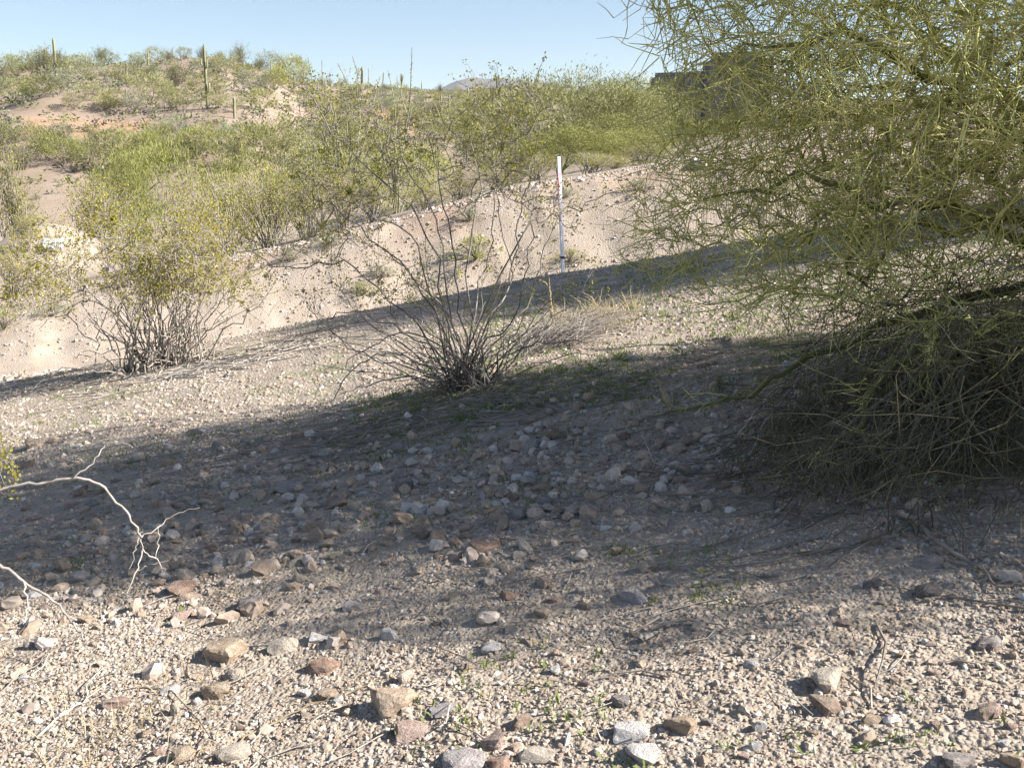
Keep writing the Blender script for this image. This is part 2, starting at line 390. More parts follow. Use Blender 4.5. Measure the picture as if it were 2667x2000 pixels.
def build_road():
    xs = np.arange(-60, 60.1, 0.5); V = []; 
    for x in xs:
        off = 0.02 * min(x * x, 100)
        for k, yv in enumerate(np.linspace(16.5, 19.2, 5)):
            y = yv - off
            V.append((x, y, float(terrain(x, y, False)) + 0.045 + 0.012 * (1 - abs(k - 2) / 2)))
    n = len(xs); Q = [(i * 5 + k, (i + 1) * 5 + k, (i + 1) * 5 + k + 1, i * 5 + k + 1) for i in range(n - 1) for k in range(4)]
    link('road', mesh_np('road', V, quads=Q, mats=[M['asphalt']], smooth=True))['kind'] = 'structure'
build_road()

def build_mountain():
    D = 2300.0; xs = np.linspace(-900, 900, 140); ds = np.linspace(0, 700, 26); V = []
    prof = lambda px: np.interp(px, [700, 1000, 1120, 1170, 1215, 1235, 1270, 1310, 1340, 1400, 1500, 1700, 2200], [300, 262, 244, 228, 214, 208, 211, 213, 217, 222, 232, 256, 300])
    for d in ds:
        for x in xs:
            px = CX + FPX * 1.04 * x / D; top = 1.6 + (HORIZON - prof(px)) / FPX * D
            t = 1 - abs(d - 350) / 350
            z = -20 + (top + 20) * t ** 0.85 + 26 * float(fbm(x / 60, d / 60, 31, 4)) * min(1, t * 2) * (0.35 if t > 0.95 else 1)
            V.append((x, D - 350 + d, z))
    n = len(xs); Q = [(i * n + k, i * n + k + 1, (i + 1) * n + k + 1, (i + 1) * n + k) for i in range(len(ds) - 1) for k in range(n - 1)]
    link('mountain', mesh_np('mountain', V, quads=Q, mats=[M['mountain']], smooth=False))['kind'] = 'structure'
build_mountain()

# ------------------------------------------------------------------ house on the rise at right
def build_house():
    A = at(1692, 190, 58.0); zb = ground(A[0], A[1]) - 0.6
    ux, uy = 0.94, -0.342                                # along the shaded wall, rightwards and nearer
    root = empty('adobe_house', (A[0], A[1], zb), math.atan2(uy, ux))
    tag(root, 'flat-roofed taupe stucco house with rounded parapet, half hidden behind the big palo verde', 'house')
    h1 = A[2] - zb
    def block(name, x0, x1, y0, y1, h, bev=0.25, m='stucco', parent=root):
        bm = bmesh.new(); box_bm(bm, (x0, y0, 0), (x1, y1, h)); return link(name, bm_mesh(name, bm, M[m], bev, False), parent)
    block('wing', 0, 3.2, 0, 9, h1)
    block('main_block', 2.9, 6.6, -0.35, 10, h1 + 0.95, 0.45)
    bm = bmesh.new()                                    # sloping garden wall running down from the corner
    p = [(-0.2, 1.2, 0), (-0.2, 1.2, h1 - 0.7), (-0.9, 1.5, h1 - 1.05), (-1.9, 2.1, h1 - 1.75), (-1.9, 2.1, 0)]
    f = [bm.verts.new(v) for v in p]; g = [bm.verts.new((v[0], v[1] + 0.5, v[2])) for v in p]
    bm.faces.new(f); bm.faces.new(g[::-1])
    for i in range(5): bm.faces.new([f[i], g[i], g[(i + 1) % 5], f[(i + 1) % 5]])
    link('garden_wall', bm_mesh('garden_wall', bm, M['stucco']), root)
build_house()

# ------------------------------------------------------------------ growing plants
def grow(seeds, attractors, step, rng, r_tip, expo=0.42, jit=0.12, follow=0.35):
    cap = 400000; P = np.zeros((cap, 3)); par = np.full(cap, -1); dirs = np.zeros((cap, 3)); n = 0; chains = []
    for s in seeds:
        s = np.asarray(s, float); start = -1; idx = []
        if n:
            d = np.linalg.norm(P[:n] - s[0], axis=1); start = int(d.argmin()); idx.append(start)
        for k, p in enumerate(s):
            if n and k == 0 and np.linalg.norm(P[start] - p) < 1e-4: continue
            P[n] = p; par[n] = idx[-1] if idx else -1
            dirs[n] = unit(p - P[par[n]]) if par[n] >= 0 else (0, 0, 1)
            idx.append(n); n += 1
        chains.append(idx)
    nseed = n
    o = np.argsort(np.linalg.norm(attractors - P[0], axis=1))
    for a in attractors[o]:
        d = np.linalg.norm(P[:n] - a, axis=1); i = int(d.argmin()); L = d[i]
        if L < step * 0.5: continue
        k = max(1, int(math.ceil(L / step))); ctrl = P[i] + dirs[i] * L * follow + rng.normal(size=3) * L * 0.12
        idx = [i]
        for t in (np.arange(k) + 1) / k:
            p = (1 - t) ** 2 * P[i] + 2 * t * (1 - t) * ctrl + t * t * a
            if t < 1: p = p + rng.normal(size=3) * step * jit
            P[n] = p; par[n] = idx[-1]; dirs[n] = unit(p - P[idx[-1]]); idx.append(n); n += 1
        chains.append(idx)
    cnt = np.zeros(n); haschild = np.zeros(n, bool); haschild[par[:n][par[:n] >= 0]] = True
    cnt[~haschild] = 1
    for i in range(n - 1, 0, -1):
        if par[i] >= 0: cnt[par[i]] += cnt[i]
    rad = r_tip * np.maximum(cnt, 1) ** expo
    return P[:n], par[:n], dirs[:n], cnt, rad, chains
def chain_lines(P, rad, chains, lo=0.0, hi=9.0, nseed=0, r0=0.0, r1=0.0):
    res = []
    for k, c in enumerate(chains):
        if len(c) < 2: continue
        rr = rad[c] * np.linspace(1, 0.75, len(c))
        if k < nseed: rr = np.maximum(rr, np.linspace(r0, r1, len(c)))
        rr[0] = min(rr[0], rr[1] * 1.25)
        if lo <= rr[1] < hi: res.append((P[c], rr))
    return res
def twigs(starts, tang, ln, r0, rng, spread=0.9, segs=2, up=0.0):
    n = len(starts)
    d = unit(unit(tang) + rng.normal(size=(n, 3)) * spread * 0.6 + np.array([0, 0, up]))
    ln = np.broadcast_to(ln, (n,)) * rng.uniform(0.5, 1.3, n)
    res = []; pts = [starts]
    for s in range(segs):
        d = unit(d + rng.normal(size=(n, 3)) * 0.22); pts.append(pts[-1] + d * (ln / segs)[:, None])
    A = np.stack(pts, 1); rr = np.linspace(1, 0.45, segs + 1)[None] * (r0 * rng.uniform(0.75, 1.3, n))[:, None]
    return [(A[i], rr[i]) for i in range(n)], A[:, -1], d

def ellipsoid(n, c, rad, rng, inner=0.25):
    v = unit(rng.normal(size=(n, 3))); u = rng.uniform(inner ** 3, 1, n) ** (1 / 3)
    return np.array(c) + v * u[:, None] * np.array(rad)

# ---- the big palo verde at right
def big_palo_verde():
    rng = np.random.default_rng(21)
    bx, by = 3.45, 6.15; bz = ground(bx, by)
    root = empty('palo_verde_tree', (0, 0, 0))
    tag(root, 'huge tangled palo verde with green bark filling the right side of the picture', 'tree')
    B = np.array([bx, by, bz - 0.05])
    def pl(*q): return np.array([at(a, b, y) for a, b, y in q])
    seeds = [spline([B, B + (0.02, 0, 0.35), B + (0.15, -0.05, 0.8), B + (0.35, 0, 1.5), B + (0.5, 0.1, 2.3), B + (0.7, 0.0, 3.2)], 3)]
    j = B + np.array([0.02, 0, 0.35])
    low = np.vstack([[j], pl((2560, 770, 5.95), (2400, 810, 5.85), (2280, 860, 5.75), (2050, 985, 5.65), (1900, 1035, 5.6), (1740, 1072, 5.62))])
    seeds.append(spline(low, 3))
    seeds.append(spline(np.vstack([[j], pl((2660, 640, 5.6), (2580, 575, 5.4), (2480, 545, 5.2), (2330, 530, 5.0), (2150, 470, 4.9), (1960, 480, 4.9), (1830, 520, 5.0))]), 3))
    seeds.append(spline(np.vstack([[j], pl((2640, 560, 6.2), (2500, 600, 6.3), (2360, 560, 6.2), (2290, 590, 6.1), (2240, 650, 6.0), (2205, 710, 5.9))]), 3))
    seeds.append(spline(np.vstack([[B + (0.15, -0.05, 0.8)], pl((2600, 330, 5.6), (2420, 190, 5.2), (2250, 110, 5.1), (2050, 110, 5.1), (1900, 150, 5.2))]), 3))
    seeds.append(spline(np.vstack([[B + (0.15, -0.05, 0.8)], pl((2620, 250, 6.6), (2400, 60, 6.8), (2150, -40, 6.7), (1900, -80, 6.4))]), 3))
    seeds.append(spline(np.vstack([[B + (0.02, 0, 0.35)], [B + (0.9, -0.3, 0.9)], [B + (1.9, -0.6, 1.7)], [B + (2.9, -0.5, 2.3)]]), 3))
    seeds.append(spline(np.vstack([[B + (0.9, -0.3, 0.9)], [B + (1.4, -1.2, 1.4)], [B + (2.0, -2.1, 1.8)], [B + (2.5, -2.8, 2.2)]]), 3))  # unseen limb toward the front right, added to carry the shading crown
    seeds.append(spline(np.vstack([[B + (0.15, -0.05, 0.8)], [B + (0.5, -0.9, 1.5)], [B + (0.5, -1.7, 2.0)], [B + (0.2, -2.2, 2.3)]]), 3))
    seeds.append(spline(np.vstack([[B + (0.15, -0.05, 0.8)], [B + (0.4, 0.9, 1.5)], [B + (0.2, 1.7, 2.2)]]), 3))
    seeds.append(spline(np.vstack([[j], pl((2640, 860, 5.3), (2500, 900, 4.9), (2380, 930, 4.7), (2280, 1010, 4.5), (2160, 1150, 4.35), (2080, 1300, 4.2))]), 3))
    at_ = [ellipsoid(3800, (4.1, 5.15, 3.5), (3.2, 1.75, 2.0), rng, 0.3),
           ellipsoid(1900, (5.6, 3.25, 2.5), (2.3, 1.15, 1.6), rng, 0.1),  # off-frame crown, added to throw shade across the right foreground
           ellipsoid(1900, (4.6, 3.7, 1.5), (1.8, 1.1, 1.2), rng, 0.0),  # unseen low crown, added to block the sun from under the tree
           ellipsoid(600, (4.9, 5.9, 2.7), (1.7, 0.7, 1.4), rng, 0.0),  # unseen crown, added to carry the shade out to the creosote base
           ellipsoid(1500, (5.1, 4.8, 2.0), (2.1, 1.6, 1.5), rng, 0.1),  # off-frame crown portion, added to deepen the shade below the tree
           ellipsoid(3500, (2.35, 5.2, 2.5), (1.75, 1.4, 1.4), rng, 0.1),
           ellipsoid(620, (1.85, 5.5, 1.65), (1.2, 0.9, 0.6), rng, 0.1),
           ellipsoid(170, (1.7, 6.4, 1.1), (1.2, 1.1, 0.45), rng, 0.1),
           ellipsoid(240, (2.4, 5.0, 1.0), (1.2, 0.8, 0.4), rng, 0.1)]
    A = np.vstack(at_)
    g = terrain(A[:, 0], A[:, 1], False)
    left = 0.62 + 0.16 * np.abs(A[:, 2] - 2.0)
    keep = (A[:, 2] > g + 0.35) & (A[:, 0] > left * 0.9) & ((A[:, 1] > 3.7) | ((A[:, 0] > 0.56 * A[:, 1] + 0.25) & (A[:, 1] > 2.3)))
    A = A[keep]
    for q in seeds[1:]: q[1:-1] += rng.normal(size=q[1:-1].shape) * 0.03
    cl = np.array([mnoise.noise(Vector(a * 1.5)) + 0.5 * mnoise.noise(Vector(a * 3.4)) for a in A])   # clumps and gaps
    A = A[(cl > -0.22) | (rng.random(len(A)) < 0.12) | (A[:, 0] > 4.2)]
    apx = CX + FPX * 1.02 * A[:, 0] / A[:, 1]
    A = A[rng.random(len(A)) < np.interp(apx, [1600, 1850, 2100, 2600], [0.34, 0.75, 1.0, 1.0])]
    P, par, dirs, cnt, rad, chains = grow(seeds, A, 0.12, rng, 0.0032, 0.36, 0.2)
    g1 = Geo(); tubes(g1, chain_lines(P, rad, chains, 0.013, 9, len(seeds), 0.036, 0.004), 0, 7); link('trunk', g1.mesh('trunk', [M['pv_bark']], True), root)
    g2 = Geo(); tubes(g2, chain_lines(P, rad, chains, 0.0, 0.013, len(seeds), 0.036, 0.004), 0, 4); br = link('branches', g2.mesh('branches', [M['pv_twig']], True), root)
    sel = np.where(cnt <= 7)[0]
    pick = np.repeat(sel, 3)
    t1, e1, d1 = twigs(P[pick] + rng.normal(size=(len(pick), 3)) * 0.02, dirs[pick], 0.21, 0.0035, rng, 0.85)
    k2 = rng.random(len(e1)) < 0.75
    t2, e2, d2 = twigs(e1[k2], d1[k2], 0.14, 0.0026, rng, 0.95, 2)
    mid = np.array([l[0][1] for l in t1]); k3 = rng.random(len(mid)) < 0.8
    t3, _, _ = twigs(mid[k3], d1[k3], 0.13, 0.0026, rng, 1.1, 1)
    g3 = Geo(); tubes(g3, t1 + t2 + t3, 0, 3); link('crown', g3.mesh('crown', [M['pv_twig']], True), root)
    # dead grey twigs tangled in the shade
    sel = np.where((cnt <= 12) & (P[:, 2] < 2.2))[0]; pick = rng.choice(sel, min(len(sel), 2200))
    t4, _, _ = twigs(P[pick], dirs[pick], 0.3, 0.0022, rng, 1.4, 3)
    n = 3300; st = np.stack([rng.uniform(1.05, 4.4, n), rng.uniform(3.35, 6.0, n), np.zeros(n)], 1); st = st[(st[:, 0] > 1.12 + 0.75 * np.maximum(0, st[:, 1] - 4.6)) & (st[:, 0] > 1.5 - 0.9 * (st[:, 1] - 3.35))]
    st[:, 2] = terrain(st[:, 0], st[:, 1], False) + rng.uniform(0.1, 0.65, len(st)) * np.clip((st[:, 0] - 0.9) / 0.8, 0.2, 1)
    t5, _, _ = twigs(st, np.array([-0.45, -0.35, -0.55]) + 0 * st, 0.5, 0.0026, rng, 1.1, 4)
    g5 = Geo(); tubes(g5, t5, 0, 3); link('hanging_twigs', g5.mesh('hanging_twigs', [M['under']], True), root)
    g4 = Geo(); tubes(g4, t4, 0, 3); link('dead_twigs', g4.mesh('dead_twigs', [M['dead_dark']], True), root)
big_palo_verde()

def wide_tree(name, label, base, height, rad, nat, seed, tw=2, mat_tw='pv_twig', group=None, twl=0.24, twr=0.004):
    rng = np.random.default_rng(seed); b = np.array([base[0], base[1], ground(base[0], base[1]) - 0.05])
    root = tag(empty(name, (0, 0, 0)), label, 'tree', group)
    seeds = [np.array([b, b + (0, 0, 0.3), b + (0.1, 0, 0.7), b + (0.1, 0.1, height * 0.4)])]
    for k in range(5):
        an = k * 1.3 + rng.random(); seeds.append(spline([b + (0, 0, 0.3), b + (0.25 * rad * math.cos(an), 0.25 * rad * math.sin(an), 0.32 * height), b + (0.6 * rad * math.cos(an), 0.6 * rad * math.sin(an), 0.62 * height)], 4))
    A = ellipsoid(nat, b + (0, 0, height * 0.62), (rad, rad * 0.95, height * 0.40), rng, 0.3)
    P, par, dirs, cnt, r_, chains = grow(seeds, A, 0.22, rng, 0.005, 0.42, 0.15)
    g1 = Geo(); tubes(g1, chain_lines(P, r_, chains, 0.018), 0, 6); link('trunk', g1.mesh('trunk', [M['pv_bark']], True), root)
    sel = np.where(cnt <= 6)[0]; pick = np.repeat(sel, tw)
    t1, e1, d1 = twigs(P[pick], dirs[pick], twl, twr, rng, 1.1)
    t2, _, _ = twigs(e1, d1, twl * 0.6, twr * 0.75, rng, 1.2, 1)
    g2 = Geo(); tubes(g2, chain_lines(P, r_, chains, 0.0, 0.018), 0, 3); tubes(g2, t1 + t2, 0, 3)
    link('crown', g2.mesh('crown', [M[mat_tw]], True), root)
    return root
wide_tree('palo_verde_tree', 'second palo verde behind the huge one, shading the crest right of the stake', (8.3, 12.0), 4.8, 2.7, 2400, 5, 3, twl=0.3, twr=0.006)
wide_tree('palo_verde_tree', 'third and tallest palo verde, farthest right behind the huge one', (12.2, 10.7), 8.0, 2.5, 2600, 6, 3, twl=0.36, twr=0.009)

# ---- creosote bushes near by
def creosote(label, base, seeds, attract, leafmat, stemmat, seed, r_tip, nleaf, leaf, zmin, group=None, twn=2, twl=0.16, r0=0.0, r1=0.0, jit=0.012, nbig=0):
    rng = np.random.default_rng(seed)
    root = tag(empty('creosote_bush', base), label, 'bush', group)
    off = np.array(base)
    sd_ = [s - off for s in seeds]
    for q in sd_: q[1:-1] += rng.normal(size=q[1:-1].shape) * jit
    P, par, dirs, cnt, rad, chains = grow(sd_, attract - off, 0.10, rng, r_tip, 0.33, 0.25)
    thick = chain_lines(P, rad, chains[:nbig], nseed=nbig, r0=0.0075, r1=0.0036) + chain_lines(P, rad, chains[nbig:], nseed=len(seeds) - nbig, r0=r0, r1=r1)
    sel = np.where((cnt <= 3) & (P[:, 2] > zmin))[0]; pick = np.repeat(sel, twn)
    t1, e1, d1 = twigs(P[pick], dirs[pick], twl, r_tip * 0.8, rng, 1.1, 2, 0.15)
    g = Geo(); tubes(g, [l for l in thick if l[1].max() > 0.006], 0, 5); tubes(g, [l for l in thick if l[1].max() <= 0.006], 0, 3); tubes(g, t1, 0, 3)
    link('stems', g.mesh('stems', [M[stemmat]], True), root)
    pool = np.vstack([e1, np.array([l[0][1] for l in t1])]) if len(t1) else P[sel]
    c = rng.permutation(pool)[(len(pool) * rng.random(nleaf) ** 1.9).astype(int)] + rng.normal(size=(nleaf, 3)) * 0.015
    g2 = Geo(); leaves(g2, c, rng.normal(size=(nleaf, 3)) + (0, 0, 0.6), leaf * rng.uniform(0.7, 1.3, nleaf), leaf * 0.6, 0, rng)
    link('leaves', g2.mesh('leaves', [M[leafmat]]), root)
    return root

def main_creosote():
    rng = np.random.default_rng(3); b = hit(1225, 1012); Y = b[1]; bz = b[2]
    st = [
     [(1150, 745), (1090, 565), (1007, 490), (904, 382), (833, 284), (784, 222)],
     [(1122, 740), (1067, 604), (980, 572), (893, 518), (806, 458), (736, 420)],
     [(1085, 850), (980, 745), (893, 686), (801, 694), (714, 689), (633, 642)],
     [(1175, 900), (1100, 770), (1040, 690), (960, 620), (880, 545), (820, 520)],
     [(1190, 880), (1165, 760), (1160, 640), (1120, 540), (1060, 440), (1020, 360), (985, 330)],
     [(1225, 860), (1245, 760), (1270, 690), (1280, 600), (1290, 500), (1300, 400), (1330, 300), (1350, 225)],
     [(1240, 900), (1290, 780), (1325, 710), (1345, 640), (1355, 560), (1365, 500), (1390, 440), (1400, 330), (1370, 240)],
     [(1250, 880), (1300, 790), (1340, 720), (1320, 650), (1300, 560), (1290, 470), (1270, 400), (1260, 310)],
     [(1260, 930), (1330, 850), (1380, 780), (1400, 700), (1430, 620), (1455, 560)],
     [(1355, 610), (1400, 580), (1460, 555), (1530, 525), (1600, 500)],
     [(1270, 960), (1340, 920), (1400, 895), (1460, 890), (1530, 896)],
     [(1280, 975), (1370, 950), (1420, 935), (1480, 960)],
     [(1150, 930), (1050, 860), (960, 830), (900, 815), (850, 830)],
     [(1130, 960), (1020, 920), (960, 930), (900, 990), (870, 1040)],
     [(1110, 975), (1000, 940), (930, 915), (860, 860), (800, 800)],
     [(1120, 990), (1020, 985), (940, 1010), (880, 1030)],
     [(1200, 880), (1140, 800), (1080, 720), (1010, 650), (940, 640), (890, 600)],
     [(1210, 870), (1190, 720), (1175, 600), (1150, 500), (1130, 420), (1110, 340)],
     [(1230, 880), (1215, 720), (1230, 600), (1250, 500), (1240, 420), (1225, 340)],
     [(1180, 930), (1110, 880), (1040, 870), (960, 900), (900, 960)],
     [(1255, 900), (1310, 860), (1350, 800), (1370, 720), (1375, 650)],
    ]
    seeds = []
    for k, s in enumerate(st):
        y = Y + rng.uniform(-0.45, 0.5); p0 = b + np.array([rng.uniform(-0.16, 0.16), rng.uniform(-0.14, 0.14), -0.03])
        pts = [p0] + [at(px, py, Y + (y - Y) * min(1, (i + 1) / 3)) for i, (px, py) in enumerate(s)]
        seeds.append(spline(pts, 3))
    for k in range(105):
        an = rng.uniform(0, 2 * math.pi); tilt = 1.45 * rng.random() ** 0.7; L = rng.uniform(0.35, 1.25)
        d = np.array([math.sin(tilt) * math.cos(an), math.sin(tilt) * math.sin(an) * 0.8, math.cos(tilt)])
        p0 = b + np.array([rng.uniform(-0.2, 0.2), rng.uniform(-0.15, 0.15), -0.03])
        seeds.append(spline([p0, p0 + d * L * 0.35 + (0, 0, 0.05), p0 + d * L * 0.7 + rng.normal(size=3) * 0.05, p0 + d * L + (0, 0, -0.05) + rng.normal(size=3) * 0.08], 3))
    reg = [(760, 960, 230, 480, 110), (960, 1180, 300, 520, 110), (1200, 1420, 215, 430, 110), (1130, 1420, 420, 560, 70), (640, 900, 600, 720, 40), (720, 1000, 470, 640, 60), (1380, 1600, 480, 620, 8), (780, 950, 760, 1000, 40), (960, 1120, 640, 800, 30), (1250, 1500, 860, 980, 24)]
    A = np.vstack([[at(rng.uniform(a, c), rng.uniform(d, e), Y + rng.uniform(-0.55, 0.6)) for _ in range(n)] for a, c, d, e, n in reg])
    creosote('tall sparse dark-stemmed creosote bush standing in the middle of the picture', tuple(b), seeds, A, 'creo_leaf', 'creo_stem', 3, 0.0022, 10500, 0.0195, 0.6, twn=2, twl=0.15, r0=0.0060, r1=0.002, jit=0.013, nbig=21)
main_creosote()

def left_creosote():
    rng = np.random.default_rng(8); b = hit(420, 955); seeds = []
    for k in range(110):
        an = rng.uniform(0, 2 * math.pi); tilt = abs(rng.normal(0, 0.85)); tilt = min(tilt, 1.42); L = rng.uniform(0.8, 1.45) * (1.12 - 0.25 * tilt)
        d = np.array([math.sin(tilt) * math.cos(an) * 1.15, math.sin(tilt) * math.sin(an), math.cos(tilt)])
        p0 = b + np.array([rng.normal(0, 0.25), rng.normal(0, 0.2), 0]); p0[2] = ground(p0[0], p0[1]) - 0.02
        droop = np.array([0, 0, -0.16 * max(0, tilt - 0.6)])
        seeds.append(spline([p0, p0 + d * L * 0.35 + (0, 0, 0.06), p0 + d * L * 0.7 + rng.normal(size=3) * 0.05, p0 + d * L + droop + rng.normal(size=3) * 0.08], 3))
    A = np.vstack([ellipsoid(34, b + np.array([rng.uniform(-1.25, 1.05), rng.uniform(-0.9, 0.9), rng.uniform(0.75, 2.0)]), (0.32, 0.32, 0.28), rng, 0.1) for _ in range(25)] + [ellipsoid(90, b + (0.1, 0, 0.7), (1.4, 1.1, 0.35), rng, 0.3)])
    A = A[A[:, 2] - b[2] < 2.15 - 0.5 * np.abs(A[:, 0] - b[0] + 0.1)]
    creosote('rounded creosote bush with golden leaves and pale bare lower stems, beside the road', tuple(b), seeds, A, 'creo_gold', 'creo_grey', 9, 0.0034, 19000, 0.029, 0.8, twn=3, twl=0.21, r0=0.010, r1=0.004, jit=0.02)
left_creosote()

# ------------------------------------------------------------------ bush and shrub models shared by many plants
def shrub_mesh(name, kind, seed, nleaf, lsize, leaf, stem):
    rng = np.random.default_rng(seed); g = Geo(); lines = []; tips = []; tdir = []
    if kind == 'vase':
        for k in range(34):
            an = rng.uniform(0, 6.283); tl = min(abs(rng.normal(0, 0.5)), 1.1); L = rng.uniform(0.7, 1.0) * (1.05 - 0.3 * tl)
            d = np.array([math.sin(tl) * math.cos(an), math.sin(tl) * math.sin(an), math.cos(tl)])
            p0 = np.array([rng.normal(0, 0.06), rng.normal(0, 0.06), -0.02])
            q = np.array([p0, p0 + d * L * 0.35, p0 + d * L * 0.7 + rng.normal(size=3) * 0.03, p0 + d * L + rng.normal(size=3) * 0.05])
            lines.append((q, np.array([0.008, 0.007, 0.005, 0.003])))
            for _ in range(5):
                t = rng.uniform(0.4, 0.95); s = p0 + d * L * t; e = s + (d + rng.normal(size=3) * 0.6) * 0.2
                lines.append((np.array([s, (s + e) / 2 + rng.normal(size=3) * 0.01, e]), np.array([0.004, 0.003, 0.002]))); tips += [s * 0.5 + e * 0.5, e]; tdir += [d, d]
            tips += [q[3], q[2]]; tdir += [d, d]
    elif kind == 'round':
        b = np.zeros(3); seeds = [np.array([b, b + (0.01, 0, 0.1), b + (0.02, 0.01, 0.25)])]
        for k in range(5):
            an = k * 1.256 + rng.random(); seeds.append(spline([b + (0, 0, 0.1), b + (0.14 * math.cos(an), 0.14 * math.sin(an), 0.26), b + (0.33 * math.cos(an), 0.33 * math.sin(an), 0.5)], 3))
        A = np.vstack([ellipsoid(150, (0, 0, 0.58), (0.52, 0.52, 0.40), rng, 0.45)] + [ellipsoid(28, ellipsoid(1, (0, 0, 0.6), (0.42, 0.42, 0.32), rng, 0.8)[0], (0.17, 0.17, 0.14), rng, 0.1) for _ in range(9)])
        A = A[A[:, 2] > 0.12]
        P, par, dirs, cnt, rad, ch = grow(seeds, A, 0.08, rng, 0.0022, 0.42, 0.2)
        lines = chain_lines(P, rad, ch); s = np.where(cnt <= 4)[0]; tips = list(P[s]); tdir = list(dirs[s])
    else:                                              # low dome
        for k in range(60):
            an = rng.uniform(0, 6.283); tl = rng.uniform(0, 1.45); d = np.array([math.sin(tl) * math.cos(an) * 0.75, math.sin(tl) * math.sin(an) * 0.75, math.cos(tl) * 0.9])
            q = np.array([[0, 0, 0], d * 0.5 + rng.normal(size=3) * 0.03, d + rng.normal(size=3) * 0.06]); lines.append((q, np.array([0.010, 0.007, 0.004])))
            tips += [q[1] * 0.5 + q[2] * 0.5, q[2], q[1] * 0.2 + q[2] * 0.8]; tdir += [d] * 3
    tubes(g, lines, 0, 3)
    tips = np.array(tips); tdir = np.array(tdir); i = rng.integers(0, len(tips), nleaf)
    sp = 0.05 if kind != 'vase' else 0.042
    i = rng.permutation(len(tips))[(len(tips) * rng.random(nleaf) ** 1.7).astype(int)]
    c = tips[i] + rng.normal(size=(nleaf, 3)) * sp; c[:, 2] = np.maximum(c[:, 2], 0.01)
    out_ = unit(c - np.array([0, 0, 0.25]))
    if kind == 'round': leaves(g, c, out_ + unit(rng.normal(size=(nleaf, 3))) * 0.9 + (0, 0, 0.3), lsize * 2.6 * rng.uniform(0.6, 1.4, nleaf), lsize * 0.42, 1, rng)
    else: leaves(g, c, rng.normal(size=(nleaf, 3)) + (0, 0, 0.5), lsize * rng.uniform(0.7, 1.4, nleaf), lsize * 0.6, 1, rng)
    return g.mesh(name, [M[stem], M[leaf]])
def split_mesh(me_name, src):                          # stems and foliage of a nearer shrub as two meshes
    n = len(src.polygons); mi = np.zeros(n, np.int32); src.polygons.foreach_get('material_index', mi)
    V = np.zeros(len(src.vertices) * 3, np.float32); src.vertices.foreach_get('co', V); V = V.reshape(-1, 3)
    L = np.zeros(len(src.loops), np.int32); src.loops.foreach_get('vertex_index', L); Q = L.reshape(-1, 4)
    res = []
    for k in (0, 1):
        q = Q[mi == k]; u, inv = np.unique(q, return_inverse=True)
        res.append(mesh_np(me_name + ('_stems', '_foliage')[k], V[u], quads=inv.reshape(-1, 4), mats=[src.materials[k]]))
    return res
MID = {}
for nm, kind, leaf, stem, nl, ls in (('lime_round', 'round', 'lime_leaf', 'pv_bark', 6500, 0.016), ('pale_round', 'round', 'pv_pale', 'pv_bark', 12000, 0.0145), ('green_round', 'round', 'pv_leaf', 'pv_bark', 11000, 0.0145),
                                     ('olive_vase', 'vase', 'creo_leaf', 'creo_grey', 4200, 0.020), ('gold_vase', 'vase', 'creo_gold', 'creo_grey', 4200, 0.020), ('grey_dome', 'dome', 'grey_leaf', 'wood', 1100, 0.05), ('lime_dome', 'dome', 'lime_leaf', 'wood', 1100, 0.05)):
    MID[nm] = [split_mesh(nm + str(k), shrub_mesh(nm, kind, 40 + k * 7 + len(MID) * 31, nl, ls, leaf, stem)) for k in range(2)]
FAR = {}
for nm, kind, leaf, stem, nl, ls in (('green', 'round', 'pv_leaf', 'wood', 1500, 0.030), ('pale', 'round', 'pv_pale', 'wood', 1500, 0.030), ('olive', 'vase', 'olive_leaf', 'wood', 1300, 0.036), ('grey', 'round', 'grey_leaf', 'wood', 1400, 0.032), ('lime', 'round', 'lime_leaf', 'wood', 1500, 0.030)):
    FAR[nm] = [shrub_mesh(nm, kind, 400 + k * 5 + len(FAR) * 13, nl, ls, leaf, stem) for k in range(3)]

